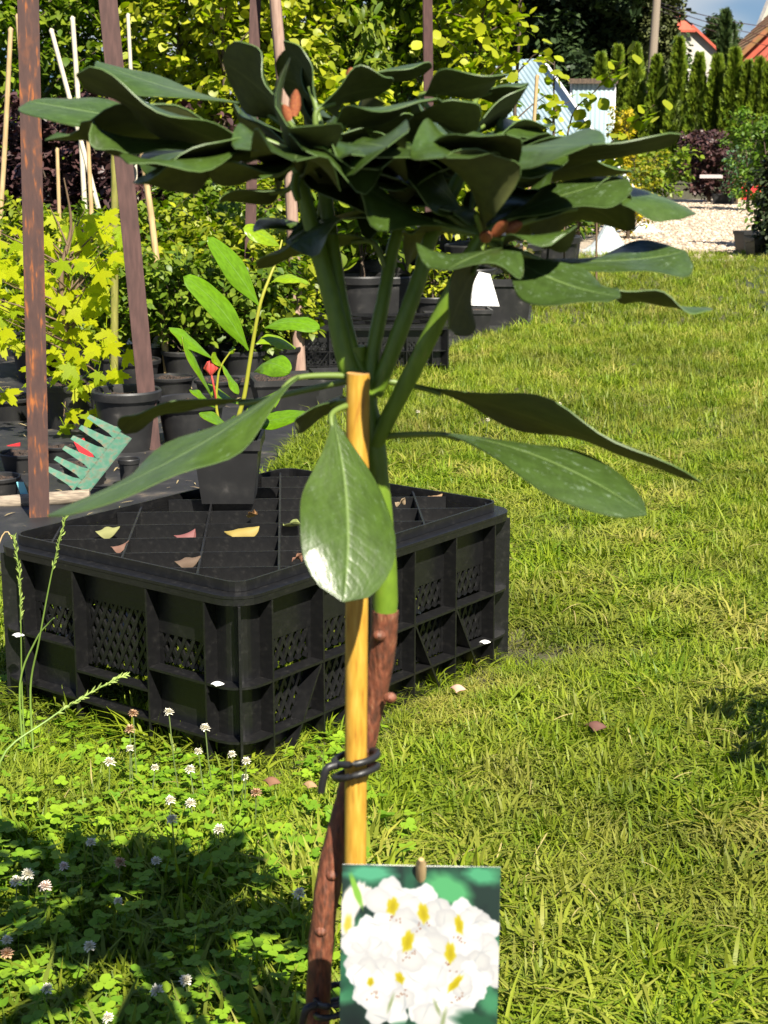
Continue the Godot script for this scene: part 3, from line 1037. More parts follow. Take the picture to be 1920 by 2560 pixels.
# ---------------------------------------------------------------- ground
func build_ground() -> void:
	var pm := PlaneMesh.new()
	pm.size = Vector2(500, 500)
	setting("ground", pm, M.earth)
	setting("bed_fabric", poly_sheet([Vector2(-0.288, -3.720), Vector2(-0.378, -3.271), Vector2(-0.622, -3.045), Vector2(-1.217, -2.900), Vector2(-4.363, -4.973), Vector2(-15.387, -18.005), Vector2(0.219, -22.855), Vector2(1.277, -12.615), Vector2(0.890, -9.415), Vector2(0.630, -6.985), Vector2(0.293, -6.311), Vector2(0.055, -5.623), Vector2(-0.125, -5.091), Vector2(-0.219, -4.423)], 0.004), M.fabric)
	setting("gravel_path", poly_sheet([Vector2(0.859, -10.449), Vector2(1.327, -13.107), Vector2(2.444, -15.890), Vector2(3.430, -20.145), Vector2(4.350, -20.387), Vector2(5.507, -20.145), Vector2(4.144, -10.449)], 0.006), M.gravel)
	rng.seed = 21
	var tf := []
	var col := PackedColorArray()
	var sp := SphereMesh.new()
	sp.radius = 0.5; sp.height = 1.0; sp.radial_segments = 7; sp.rings = 4
	var a := Vector2(1.010, -10.6)
	for k in 9000:
		var z := -10.7 - 8.5 * pow(rng.randf(), 1.3)
		var x := rng.randf_range(-z * (0.115 + 0.055 * clampf((-z - 11.0) / 6.0, 0.0, 1.0)), -z * 0.30)
		var s := rng.randf_range(0.012, 0.034)
		tf.append(Transform3D(Basis.from_euler(rv(3.0)).scaled(Vector3(s, s * 0.6, s * 1.2)), Vector3(x, 0.008, z)))
		col.append(Color(0.5, 0.42, 0.32).lerp(Color(0.28, 0.2, 0.14), rng.randf()) * rng.randf_range(0.7, 1.3))
	tag(many(self, "gravel", sp, leaf_mat(0.9, Color.BLACK), tf, col), "pale beige gravel stones lying on the path beyond the lawn", "gravel")
	# dark sheet at the right edge of the lawn
	setting("plastic_sheet", poly_sheet([Vector2(2.048, -9.415), Vector2(2.223, -10.040), Vector2(2.375, -10.449), Vector2(2.926, -10.615), Vector2(2.167, -7.168), Vector2(1.714, -7.328), Vector2(1.765, -7.760), Vector2(1.845, -8.348)], 0.014), M.fabric)

# ---------------------------------------------------------------- far side: hedge, houses, greenhouse
func thuja(label: String, at: Vector3, h: float, r: float, n: int, sd: int, ca: Color, cb: Color, size := 0.16, group := "thuja hedge") -> void:
	rng.seed = sd
	var o := thing("thuja", label, "conifer", at, 0.0, group)
	var b := MB.new()
	b.tube([Vector3(0, -0.05, 0), Vector3(0, h * 0.5, 0), Vector3(0, h * 0.9, 0)], [r * 0.16, r * 0.1, 0.01], 6)
	part(o, "trunk", b.mesh(), M.bark)
	b = MB.new()
	var pr := [Vector2(0.0, h * 0.02)]
	for k in 9:
		var t := k / 8.0
		pr.append(Vector2(r * 0.74 * pow(clampf((1.02 - t) * 1.7, 0.0, 1.0), 0.8) * (0.8 + 0.2 * minf(1.0, t * 5.0)), h * (0.03 + 0.9 * t)))
	b.lathe(pr, 12)
	part(o, "inner_foliage", b.mesh(), M.thuja_core)
	var tf := []
	var col := PackedColorArray()
	for k in n:
		var t := rng.randf()
		var a := rng.randf() * TAU
		var rr := r * pow(clampf((1.02 - t) * 1.7, 0.0, 1.0), 0.8) * (0.8 + 0.2 * minf(1.0, t * 5.0)) * (0.88 + 0.14 * sin(a * 3.0 + t * 9.0 + sd)) * rng.randf_range(0.78, 1.06)
		var d := Vector3(cos(a), 0, sin(a))
		var p := d * rr + UP * h * (0.02 + 0.95 * t)
		tf.append(Transform3D(aim(d * rng.randf_range(0.2, 0.8) + UP * rng.randf_range(0.4, 1.0) + rv(0.3), d.cross(UP) + rv(0.6), size * rng.randf_range(0.7, 1.3)), p))
		col.append(shade_mix(ca, cb))
	many(o, "crown", LM.spray, M.leafdark, tf, col)

func gable_house(called: String, label: String, at: Vector3, turn: float, w: float, l: float, eave: float, rise: float, wall: Material, roof: Material, hip := 0.0) -> Node3D:
	# ridge along local -z; the gable that shows stands at z = 0
	var o := thing(called, label, "house", at, turn)
	var b := MB.new()
	var hw := w / 2
	var hipw := hw * hip
	var ytop := eave + rise * (1.0 - hip)
	var z := Vector3(0, 0, 1)
	var A := Vector3(-hw, 0, 0)
	var B := Vector3(hw, 0, 0)
	var E0 := Vector3(-hw, eave, 0)
	var E1 := Vector3(hw, eave, 0)
	var T0 := Vector3(-hipw, ytop, 0)
	var T1 := Vector3(hipw, ytop, 0)
	b.quad(A, B, E1, E0, z)
	b.quad(E0, E1, T1, T0 + Vector3(0.0001, 0, 0), z)
	var back := Vector3(0, 0, -l)
	b.quad(A, A + back, E0 + back, E0, Vector3(-1, 0, 0))
	b.quad(B, B + back, E1 + back, E1, Vector3(1, 0, 0))
	b.quad(A + back, B + back, E1 + back, E0 + back, -z)
	part(o, "wall", b.mesh(), wall)
	var ov := 0.35
	for s in [-1.0, 1.0]:
		b = MB.new()
		var lo := Vector3(s * (hw + ov), eave - ov * rise / hw, ov)
		var hi := Vector3(s * hipw * 1.0, ytop, ov)
		var rb := Vector3(0, eave + rise, -l)
		var lb := Vector3(lo.x, lo.y, -l)
		var rf := Vector3(0, eave + rise, -rise * hip * 0.7)
		var n := Vector3(s * rise, hw, 0).normalized()
		var off := n * 0.12
		# tile courses as steps down the slope
		var rows := 18
		for k in rows:
			var t0 := float(k) / rows
			var t1 := float(k + 1) / rows
			var a0 := lo.lerp(hi, t0) + off
			var a1 := lo.lerp(hi, t1) + off * 0.75
			var b0 := lb.lerp(rb + Vector3(s * hipw, ytop - eave - rise, 0), t0) + off
			var b1 := lb.lerp(rb + Vector3(s * hipw, ytop - eave - rise, 0), t1) + off * 0.75
			b.quad(a0, b0, b1, a1, n)
			b.quad(a0, b0, b0 - off * 0.4, a0 - off * 0.4, Vector3(s * hw, -rise, 0))
		if hip > 0.0:
			b.quad(hi + off, rb + Vector3(s * hipw, ytop - eave - rise, 0) + off, rb + off, rf + off, n)
		b.quad(lo + off, hi + off, hi - off * 0.4, lo - off * 0.4, z)
		part(o, "roof", b.mesh(), roof)
	if hip > 0.0:
		b = MB.new()
		var q0 := Vector3(-hipw - 0.25, ytop - 0.25, ov + 0.1)
		var q1 := Vector3(hipw + 0.25, ytop - 0.25, ov + 0.1)
		var ap := Vector3(0, eave + rise + 0.14, -rise * hip * 0.7)
		b.quad(q0, q1, ap + Vector3(0.02, 0, 0), ap - Vector3(0.02, 0, 0), z + UP)
		b.quad(q0, q1, q1 - UP * 0.14, q0 - UP * 0.14, z)
		part(o, "roof", b.mesh(), roof)
	return o

func build_far() -> void:
	M.thuja_core = mat(0.07, 0.1, 0.012, 0.9)
	var plaster := tri_mat(ntex(0.006, [[0.0, lin(0.3, 0.29, 0.24)], [0.45, lin(0.5, 0.48, 0.42)], [1.0, lin(0.6, 0.58, 0.52)]], 41, 256, 5), Vector3(0.12, 0.12, 0.12), 0.9)
	var redtile := tri_mat(ntex(0.02, [[0.0, lin(0.3, 0.05, 0.025)], [1.0, lin(0.44, 0.085, 0.045)]], 42, 256, 5), Vector3(0.4, 0.4, 0.4), 0.8)
	var mosstile := tri_mat(ntex(0.012, [[0.0, lin(0.07, 0.07, 0.02)], [0.4, lin(0.16, 0.1, 0.03)], [0.65, lin(0.27, 0.1, 0.045)], [1.0, lin(0.32, 0.1, 0.05)]], 43, 256, 5), Vector3(0.25, 0.25, 0.25), 0.9)
	var redwall := tri_mat(ntex(0.03, [[0.0, lin(0.3, 0.06, 0.04)], [1.0, lin(0.42, 0.09, 0.06)]], 44, 256, 4), Vector3(0.5, 0.5, 0.5), 0.9)
	var greytile := tri_mat(ntex(0.03, [[0.0, lin(0.16, 0.15, 0.15)], [1.0, lin(0.32, 0.31, 0.3)]], 45, 256, 4), Vector3(0.6, 0.6, 0.6), 0.9)
	var brick := mat(0.24, 0.1, 0.07, 0.9)
	gable_house("house", "white plastered house with a bright red half hipped roof behind the utility pole", Vector3(17.914, 0, -110), 0.0, 7.7, 14.0, 5.7, 3.35, plaster, redtile, 0.48)
	var hb := gable_house("house", "low red house with a mossy tiled roof at the right edge", Vector3(12.734 + 4.2, 0, -60), -0.12, 8.4, 12.0, 3.5, 4.1, redwall, mosstile)
	var b := MB.new()
	for q in [[-3.95, 3.5, 0.0, 7.45]]:
		b.bar(Vector3(q[0] - 0.35, q[1] - 0.35, 0.06), Vector3(q[2], q[3] - 0.2, 0.06), Vector3(0.7, -0.7, 0), 0.32, Vector3(0, 0, 1), 0.1)
		b.bar(Vector3(-q[0] + 0.35, q[1] - 0.35, 0.06), Vector3(-q[2], q[3] - 0.2, 0.06), Vector3(0.7, 0.7, 0), 0.32, Vector3(0, 0, 1), 0.1)
	part(hb, "verge_board", b.mesh(), redtile)
	gable_house("house", "tall house with a steep grey roof rising behind the red house", Vector3(18.328 + 4.5, 0, -86), -0.2, 8.0, 10.0, 5.7, 11.0, plaster, greytile)
	# utility pole and its wires
	var pole := thing("utility_pole", "slim weathered utility pole in front of the dark tree", "pole", Vector3(7.110, 0, -45))
	b = MB.new()
	b.tube([Vector3(-0.1, -0.3, 0), Vector3(0.05, 4.0, 0), Vector3(0.14, 7.5, 0)], [0.13, 0.11, 0.09], 10)
	part(pole, "shaft", b.mesh(), M.log)
	b = MB.new()
	b.box(Vector3(0.14, 7.1, 0.1), Vector3(0.8, 0, 0), UP * 0.05, Vector3(0, 0, 0.05))
	part(pole, "crossarm", b.mesh(), M.log)
	for k in 3:
		b = MB.new()
		var p := []
		var r := []
		var ea: Vector3 = [Vector3(7.1489, 4.0569, -45.0000), Vector3(7.1458, 4.1374, -45.0000), Vector3(7.1526, 3.9561, -45.0000)][k]
		var eb: Vector3 = [Vector3(14.0790, 4.0232, -60.0000), Vector3(14.0604, 4.3613, -60.0000), Vector3(14.0992, 3.6569, -60.0000)][k]
		for j in 9:
			var t := j / 8.0
			p.append(ea.lerp(eb, t) - UP * 0.5 * t * (1 - t) - ea); r.append(0.014)
		b.tube(p, r, 4)
		single("overhead_wire", b.mesh(), M.rubber, ["middle overhead wire running from the pole to the right", "upper overhead wire running from the pole to the right", "lowest overhead wire running from the pole to the right"][k], "wire", ea, "overhead wires")
	# trees behind
	var dark := Color(0.018, 0.035, 0.012)
	var dark2 := Color(0.04, 0.065, 0.02)
	plant("broad_tree", "huge dark green tree rising behind the greenhouse", "tree", Vector3(6.503, 0, -52), {h = 12.0, lo = 0.08, r = 2.5, n = 9000, leaf = LM.clump, size = 0.55, ca = dark, cb = dark2, tr = 0.35, limbs = 70, rise = 0.35, mat = M.leafdark, seed = 3, cone = false, spread = 0.8}, "trees behind the nursery")
	plant("broad_tree", "dark green tree standing behind the leafy nursery rows", "tree", Vector3(3.171, 0, -56), {h = 11.0, lo = 0.08, r = 3.4, n = 5000, leaf = LM.clump, size = 0.6, ca = dark, cb = dark2, tr = 0.3, limbs = 56, rise = 0.35, mat = M.leafdark, seed = 4, cone = false, spread = 0.8}, "trees behind the nursery")
	plant("broad_tree", "olive green tree crown directly beside the utility pole", "tree", Vector3(8.096, 0, -50), {h = 4.6, lo = 0.1, r = 0.5, n = 1300, leaf = LM.clump, size = 0.34, ca = Color(0.05, 0.065, 0.02), cb = Color(0.08, 0.09, 0.03), tr = 0.12, limbs = 30, rise = 0.6, mat = M.leafdark, seed = 5}, "trees behind the nursery")
	plant("broad_tree", "small round tree between the two houses", "tree", Vector3(25.036, 0, -128), {h = 8.6, lo = 0.15, r = 1.6, n = 1600, leaf = LM.clump, size = 0.6, ca = dark2, cb = Color(0.06, 0.1, 0.03), tr = 0.15, limbs = 24, rise = 0.4, mat = M.leafdark, seed = 6, cone = false}, "trees behind the nursery")
	thuja("tall pointed thuja standing alone between the two houses", Vector3(9.599, 0, -48), 4.2, 0.22, 1300, 71, Color(0.02, 0.04, 0.012), Color(0.045, 0.07, 0.015), 0.2, "")
	thuja("second pointed thuja close behind the lone tall one", Vector3(10.029, 0, -49.2), 3.9, 0.17, 900, 72, Color(0.02, 0.04, 0.012), Color(0.045, 0.07, 0.015), 0.2, "")
	var ht := [[1498, 150, 27.0], [1540, 132, 27.0], [1585, 128, 26.8], [1637, 158, 26.4], [1692, 112, 26.0], [1742, 152, 25.8], [1788, 156, 25.6], [1832, 140, 25.2], [1866, 170, 25.0], [1893, 165, 24.8], [1920, 178, 24.6], [1955, 168, 24.4], [1990, 160, 24.2]]
	var hl := ["leftmost thuja of the hedge, half hidden by the greenhouse", "second thuja of the hedge from the greenhouse", "third thuja of the hedge from the greenhouse", "thuja of the hedge right under the utility pole", "tallest thuja of the hedge, right of the utility pole", "thuja of the hedge under the white gable", "thuja of the hedge below the right eave of the white house", "broad thuja of the hedge in front of the red house", "narrow thuja of the hedge below the red gable", "thuja of the hedge second from the right edge", "thuja of the hedge cut by the right edge of the picture", "thuja of the hedge just beyond the right edge", "farthest right thuja of the hedge, beyond the picture"]
	for k in ht.size():
		var D: float = ht[k][2]
		var top: float = 0.8 + (345.0 - ht[k][1]) * D / 4223
		thuja(hl[k], Vector3((ht[k][0] - 960.0) / 4100.0 * D * 0.972, 0, -D), top, 0.185, 2400, 80 + k, Color(0.055, 0.10, 0.006), Color(0.145, 0.195, 0.012), 0.095)
	# greenhouse of corrugated sheet
	var gh := thing("greenhouse", "pale blue corrugated plastic greenhouse behind the leafy shoots", "greenhouse", Vector3(2.1234, 0.0000, -17.0000))
	var go: Vector3 = gh.position
	M.poly = tri_mat(ntex(0.01, [[0.0, lin(0.24, 0.33, 0.36)], [0.5, lin(0.31, 0.41, 0.44)], [1.0, lin(0.4, 0.5, 0.52)]], 52, 256, 5), Vector3(0.8, 0.25, 0.8), 0.35)
	var q0: Vector3 = Vector3(1.5412, 1.4959, -16.5000)
	var q1: Vector3 = Vector3(2.1547, 0.1957, -13.6000)
	var q2: Vector3 = Vector3(0.3049, 1.5214, -18.5000)
	var q3: Vector3 = Vector3(1.0860, 0.1068, -15.6000)
	b = MB.new()
	var rows := []
	var nrm := (q1 - q0).cross(q2 - q0).normalized()
	if nrm.z < 0: nrm = -nrm
	for k in 121:
		var t := k / 120.0
		var off := nrm * 0.003 * sin(t * TAU * 30.0)
		rows.append([q0.lerp(q2, t) + off - go, q1.lerp(q3, t) + off - go])
	b.sheet(rows, nrm)
	part(gh, "roof_sheet", b.mesh(), M.poly)
	b = MB.new()
	b.bar(q0 - go + nrm * 0.02, q1 - go + nrm * 0.02, nrm, 0.05, (q2 - q0).normalized(), 0.035)
	part(gh, "edge_beam", b.mesh(), M.white)
	b = MB.new()
	var r0: Vector3 = Vector3(1.9499, 1.2910, -17.5000)
	var r1: Vector3 = Vector3(2.3795, 1.2910, -17.5000)
	var rr := []
	for k in 61:
		var t := k / 60.0
		var p := r0.lerp(r1, t) + Vector3(0, 0, 0.004 * sin(t * TAU * 9.0)) - go
		rr.append([p, Vector3(p.x, 0.3, p.z)])
	b.sheet(rr, Vector3(0, 0, 1))
	part(gh, "end_sheet", b.mesh(), M.poly)
	b = MB.new()
	b.bar(r0 - go + Vector3(-0.05, 0.02, 0.03), r1 - go + Vector3(0.03, 0.02, 0.03), UP, 0.05, Vector3(0, 0, 1), 0.05)
	part(gh, "frame_beam", b.mesh(), M.bark)
	b = MB.new()
	for q in [r0, r1]: b.bar(Vector3(q.x, 0, q.z - 0.04) - go, q + Vector3(0, 0, -0.04) - go, Vector3(1, 0, 0), 0.04, Vector3(0, 0, 1), 0.04)
	part(gh, "frame_post", b.mesh(), M.white)
	# plants round the gravel
	plant("shrub", "purple leaved shrub block behind the gravel with a white tag", "shrub", Vector3(3.7787, 0.0000, -19.4000), {h = 0.72, lo = 0.06, r = 0.36, n = 3000, leaf = LM.ovate, size = 0.06, ca = Color(0.03, 0.014, 0.014), cb = Color(0.075, 0.035, 0.03), tr = 0.012, stems = 7, limbs = 60, rise = 0.5, mat = M.leafpurple, seed = 8, cone = false, trunk_name = "stem", crown_name = "foliage"}, "purple leaved shrubs")
	b = MB.new()
	b.box(Vector3.ZERO, Vector3(0.13, 0, 0), UP * 0.02, Vector3(0, 0, 0.006))
	single("name_tag", b.mesh(), mat(0.4, 0.33, 0.33, 0.6), "narrow white tag across the purple shrub beyond the gravel", "tag", Vector3(3.7052, 0.3102, -18.9500))
	b = MB.new()
	b.box(UP * 0.14, Vector3(0.04, 0, 0), UP * 0.16, Vector3(0, 0, 0.04))
	single("wooden_peg", b.mesh(), M.cane, "short pale wooden post right of the purple shrub", "post", Vector3(4.0580, 0.0000, -19.2000))
	black_pot("left grey pot in front of the purple shrub", Vector3(3.7956, 0.0000, -18.9000), 0.065, 0.12, true)
	black_pot("right grey pot in front of the purple shrub", Vector3(3.9090, 0.0000, -18.9000), 0.065, 0.12, true)
	b = MB.new()
	b.box(UP * 0.09, Vector3(0.22, 0, 0), UP * 0.09, Vector3(0, 0, 0.12))
	b.box(UP * 0.2, Vector3(0.23, 0, 0), UP * 0.02, Vector3(0, 0, 0.13))
	single("red_tray", b.mesh(), M.red, "low red tray at the end of the gravel", "tray", Vector3(4.3884, 0.0000, -20.2000))
	var far := [["golden_shrub", "golden yellow shrub tip showing right of the greenhouse", 1556, 16.2, 0.98, 0.16, Color(0.5, 0.36, 0.01), Color(0.36, 0.3, 0.01), 1100, 0.05], ["golden_shrub", "low golden flowering shrub beside the clear plastic heap", 1580, 12.6, 0.34, 0.26, Color(0.6, 0.42, 0.01), Color(0.5, 0.4, 0.01), 1300, 0.035], ["leafy_shrub", "bright green leafy shrub left of the purple block", 1650, 18.2, 0.58, 0.34, Color(0.12, 0.2, 0.012), Color(0.22, 0.27, 0.02), 900, 0.07], ["leafy_shrub", "yellow green low shrub between greenhouse and gravel", 1585, 17.6, 0.55, 0.3, Color(0.2, 0.22, 0.01), Color(0.3, 0.26, 0.012), 900, 0.055], ["leafy_shrub", "tall light green shrub right of the purple block", 1880, 17.2, 0.95, 0.22, Color(0.08, 0.16, 0.015), Color(0.16, 0.25, 0.02), 1500, 0.05], ["leafy_shrub", "blue green young plant near the red tray", 1852, 18.6, 0.6, 0.14, Color(0.06, 0.13, 0.06), Color(0.1, 0.19, 0.09), 400, 0.05], ["leafy_shrub", "green bush at the far left end of the gravel", 1500, 13.2, 0.42, 0.34, Color(0.09, 0.13, 0.015), Color(0.18, 0.22, 0.02), 1000, 0.05], ["leafy_shrub", "drooping green shrub cut by the right edge above the gravel", 1935, 11.6, 0.82, 0.16, Color(0.06, 0.12, 0.012), Color(0.12, 0.2, 0.02), 1500, 0.045], ["leafy_shrub", "low grass green shrub behind the clear plastic", 1455, 12.4, 0.36, 0.3, Color(0.1, 0.13, 0.015), Color(0.2, 0.2, 0.03), 900, 0.045]]
	for k in far.size():
		var f: Array = far[k]
		plant(f[0], f[1], "shrub", Vector3((f[2] - 960.0) / 4100.0 * f[3] * 0.972, 0, -f[3]), {h = f[4], lo = 0.12, r = f[5], n = f[8], leaf = LM.ovate, size = f[9], ca = f[6], cb = f[7], tr = 0.012, stems = 5, limbs = 34, rise = 0.6, seed = 140 + k, cone = false, trunk_name = "stem", crown_name = "foliage"}, "shrubs beyond the lawn")
	plant("dark_shrub", "very dark narrow shrub at the right edge beside black pots", "shrub", Vector3(2.4858, 0.0000, -10.6000), {h = 0.62, lo = 0.02, r = 0.13, n = 1600, leaf = LM.ovate, size = 0.045, ca = Color(0.01, 0.016, 0.008), cb = Color(0.03, 0.045, 0.015), tr = 0.02, stems = 3, limbs = 40, rise = 0.3, mat = M.leafdark, seed = 160, cone = false, trunk_name = "stem", crown_name = "foliage"})
	black_pot("black pot at the right end of the gravel, left of two", Vector3(2.4564, 0.0000, -11.2000), 0.07, 0.15, true, 0.3)
	black_pot("black pot at the right end of the gravel, right of two", Vector3(2.4313, 0.0000, -10.7000), 0.08, 0.14, true, 0.2)
	# heaps of clear plastic
	var cp := mat(0.62, 0.72, 0.74, 0.2)
	cp.transparency = BaseMaterial3D.TRANSPARENCY_ALPHA
	cp.albedo_color.a = 0.5
	for q in [[Vector3(1.5282, 0.0000, -11.3000), 0.24, 0.24, "peaked heap of clear plastic film beside the gravel", 4], [Vector3(2.1291, 0.0000, -13.6000), 0.24, 0.09, "flat sheet of clear plastic film behind the peaked heap", 6], [Vector3(1.3960, 0.0000, -10.9000), 0.17, 0.05, "flat strip of clear film at the foot of the peaked heap", 8]]:
		b = MB.new()
		var rs := []
		noise.seed = q[4]
		noise.frequency = 1.0
		for a in 13:
			var row := []
			for c in 25:
				var g: float = TAU * c / 24.0
				var t: float = a / 12.0
				var rad: float = q[1] * t * (1.0 + 0.25 * noise.get_noise_2d(cos(g) * 3.0, sin(g) * 3.0))
				row.append(Vector3(cos(g) * rad, maxf(0.01, q[2] * pow(1.0 - t, 2.2) * (1.0 + 0.3 * noise.get_noise_2d(cos(g) * 9.0, sin(g) * 9.0 + t * 3.0)) + 0.012 * sin(g * 11.0 + t * 5.0) * t), sin(g) * rad))
			rs.append(row)
		b.sheet(rs, UP)
		single("plastic_film", b.mesh(), cp, q[3], "film", q[0])

# ---------------------------------------------------------------- rows of nursery trees
func build_bed_trees() -> void:
	var YG := Color(0.19, 0.24, 0.01)
	var YG2 := Color(0.40, 0.40, 0.02)
	var MG := Color(0.07, 0.13, 0.012)
	var MG2 := Color(0.22, 0.28, 0.018)
	var DG := Color(0.035, 0.07, 0.012)
	# px column, distance, height, radius, low, kind, label
	var rows := [
		[-60, 8.6, 2.3, 0.42, 0, "dense green tree leftmost in the back row, cut by the left edge"],
		[70, 8.8, 2.4, 0.42, 0, "dense green tree behind the leftmost rusty post"],
		[200, 9.0, 2.3, 0.42, 0, "dense green tree between the two left rusty posts"],
		[330, 8.9, 2.4, 0.42, 0, "dense green tree just right of the leaning rusty post"],
		[450, 8.0, 2.2, 0.36, 1, "yellow green birch right of the leaning rusty post"],
		[560, 7.8, 2.3, 0.38, 1, "yellow green birch left of the third rusty post"],
		[680, 8.1, 2.2, 0.36, 1, "yellow green birch behind the third rusty post"],
		[610, 9.2, 2.5, 0.45, 1, "taller birch in the row behind the other birches"],
		[790, 8.9, 2.4, 0.4, 2, "narrow leaved green tree right of the pinkish stake"],
		[890, 8.7, 2.3, 0.4, 2, "narrow leaved green tree in the middle of the back row"],
		[1000, 8.8, 2.3, 0.4, 2, "narrow leaved green tree left of the brown double post"],
		[1110, 8.6, 2.2, 0.36, 3, "broad leaved light green tree at the brown double post"],
		[1195, 8.2, 2.1, 0.25, 3, "broad leaved light green tree right of the brown double post"],
		[1290, 8.4, 2.0, 0.24, 4, "broad leaved light green tree in front of the greenhouse"],
		[1385, 8.9, 1.15, 0.16, 4, "sparse broad leaved young tree nearest the greenhouse edge"],
		[760, 7.6, 1.1, 0.3, 1, "low yellow green birch under the crown of the rhododendron"],
		[880, 7.3, 0.95, 0.28, 3, "low light green young tree behind the grey pots"],
		[120, 9.8, 2.6, 0.5, 2, "tall narrow leaved tree behind the dense trees on the left"],
		[400, 9.9, 2.6, 0.5, 0, "tall dense tree behind the gap of the leaning post"],
		[840, 10.2, 2.7, 0.55, 0, "tall dense tree behind the narrow leaved trees"],
		[1060, 10.0, 2.7, 0.5, 0, "tall dense tree behind the brown double post"],
	]
	for k in rows.size():
		var q: Array = rows[k]
		var D: float = q[1]
		var at := Vector3((q[0] - 960.0) / 4100.0 * D * 0.972, 0, -D)
		var o := {h = q[2], r = q[3], lo = 0.16, tr = 0.014, limbs = 56 if q[4] != 4 else 18, rise = 0.7, seed = 200 + k, pot = 0.15, poth = 0.26, cone = true, bark = M.bark}
		match q[4]:
			0: o.merge({n = 3600, leaf = LM.ovate, size = 0.062, ca = MG, cb = MG2})
			1: o.merge({n = 4600, leaf = LM.broad, size = 0.047, ca = YG, cb = YG2, droop = 1.4, rise = 0.4})
			2: o.merge({n = 3400, leaf = LM.narrow, size = 0.085, ca = MG, cb = Color(0.24, 0.29, 0.025), droop = 1.5})
			3: o.merge({n = 1900, leaf = LM.round, size = 0.055, ca = Color(0.22, 0.27, 0.01), cb = Color(0.4, 0.42, 0.012), limbs = 30, tilt = 0.8})
			4: o.merge({n = 120, leaf = LM.round, size = 0.052, ca = Color(0.22, 0.27, 0.01), cb = Color(0.4, 0.42, 0.012), tilt = 0.8})
		plant(["nursery_tree", "birch_tree", "nursery_tree", "hazel_tree", "hazel_tree"][q[4]], q[5], "tree", at, o, "potted trees in the nursery rows")
	# single shoots that reach out in front of the thujas
	for q in [[Vector3(0.9400, 0.8000, -8.6000), Vector3(1.1861, 1.1466, -8.4000), "leafy shoot reaching up in front of the thuja hedge"], [Vector3(1.0572, 0.6283, -8.2000), Vector3(1.2784, 0.9255, -8.0000), "short leafy shoot bending right of the greenhouse"]]:
		var root := thing("leafy_shoot", q[2], "plant", Vector3(q[0].x, 0, q[0].z), 0.0, "leafy shoots")
		var a: Vector3 = q[0] - root.position
		var c: Vector3 = q[1] - root.position
		part(root, "stem", pipe([Vector3.ZERO, a, (a + c) * 0.5 + UP * 0.03, c], 0.006, 0.002, 5), M.twig)
		var tf := []
		var col := PackedColorArray()
		rng.seed = 300
		for k in 26:
			var t := k / 25.0
			tf.append(Transform3D(aim(rv(1.0) + Vector3(0, -0.3, 0), UP + rv(0.7), 0.075 * rng.randf_range(0.6, 1.1)), a.lerp(c, 0.1 + 0.95 * t) + rv(0.04)))
			col.append(shade_mix(YG, Color(0.36, 0.38, 0.012)))
		many(root, "foliage", LM.round, M.leaf, tf, col)
	# purple leaved shrubs in the second row
	var pl := ["purple leaved shrub at the left edge behind the first post", "purple leaved shrub right of the first rusty post", "purple leaved shrub left of the green trunk", "purple leaved shrub behind the green trunk", "purple leaved shrub behind the leaning rusty post", "purple leaved shrub right of the leaning rusty post", "small purple leaved shrub nearest the third post"]
	for k in 7:
		var px := [10, 150, 225, 300, 380, 460, 560][k] as float
		var D := [7.2, 7.0, 7.3, 6.9, 7.2, 7.0, 7.1][k] as float
		plant("purple_shrub", pl[k], "shrub", Vector3((px - 960.0) / 4100.0 * D * 0.972, 0, -D), {h = [0.78, 0.85, 0.9, 0.8, 0.85, 0.78, 0.6][k], lo = 0.3, r = 0.22, n = 2000, leaf = LM.ovate, size = 0.045, ca = Color(0.02, 0.009, 0.01), cb = Color(0.075, 0.036, 0.034), tr = 0.008, stems = 5, limbs = 34, rise = 0.7, mat = M.leafpurple, seed = 320 + k, pot = 0.11, poth = 0.2, cone = false, trunk_name = "stem", crown_name = "foliage"}, "purple leaved shrubs")
	# low evergreen shrubs in pots
	var lg := [[20, 6.0, 0.48, "low evergreen shrub at the left edge below the canes"], [95, 6.2, 0.46, "low evergreen shrub behind the first rusty post"], [240, 6.1, 0.44, "low evergreen shrub left of the green trunk"], [335, 5.9, 0.46, "low glossy evergreen shrub right of the green trunk"], [425, 5.9, 0.5, "low evergreen shrub right of the leaning post"], [500, 6.1, 0.48, "low evergreen shrub behind the sapling's lowest leaves"], [570, 5.8, 0.46, "low evergreen shrub left of the third rusty post"], [640, 6.2, 0.46, "low evergreen shrub behind the third rusty post"], [700, 5.7, 0.42, "low evergreen shrub right of the pinkish stake"], [470, 6.6, 0.6, "taller evergreen shrub in the row behind the sapling"], [600, 6.7, 0.58, "taller evergreen shrub behind the sapling's top"], [255, 5.3, 0.34, "small evergreen in front, left of the green trunk"], [350, 5.5, 0.36, "small evergreen in front, between green trunk and leaning post"], [445, 5.4, 0.34, "small evergreen in front, just right of the leaning post"], [520, 5.6, 0.36, "small evergreen in front, behind the red bud"], [600, 5.4, 0.34, "small evergreen in front, left of the slim post"], [690, 5.5, 0.36, "small evergreen in front, under the pinkish stake"], [60, 5.4, 0.38, "small evergreen in front, at the left edge"]]
	for k in lg.size():
		var D: float = lg[k][1]
		plant("evergreen_shrub", lg[k][3], "shrub", Vector3((lg[k][0] - 960.0) / 4100.0 * D * 0.972, 0, -D), {h = lg[k][2], lo = 0.26, r = 0.17, n = 1200, leaf = LM.ovate, size = 0.034, ca = [Color(0.12, 0.17, 0.012), MG][k % 2], cb = [Color(0.34, 0.36, 0.014), Color(0.2, 0.27, 0.02)][k % 2], tr = 0.006, stems = 6, limbs = 30, rise = 0.9, seed = 350 + k, pot = 0.075, poth = 0.1, cone = false, trunk_name = "stem", crown_name = "foliage"}, "low evergreen shrubs in pots")
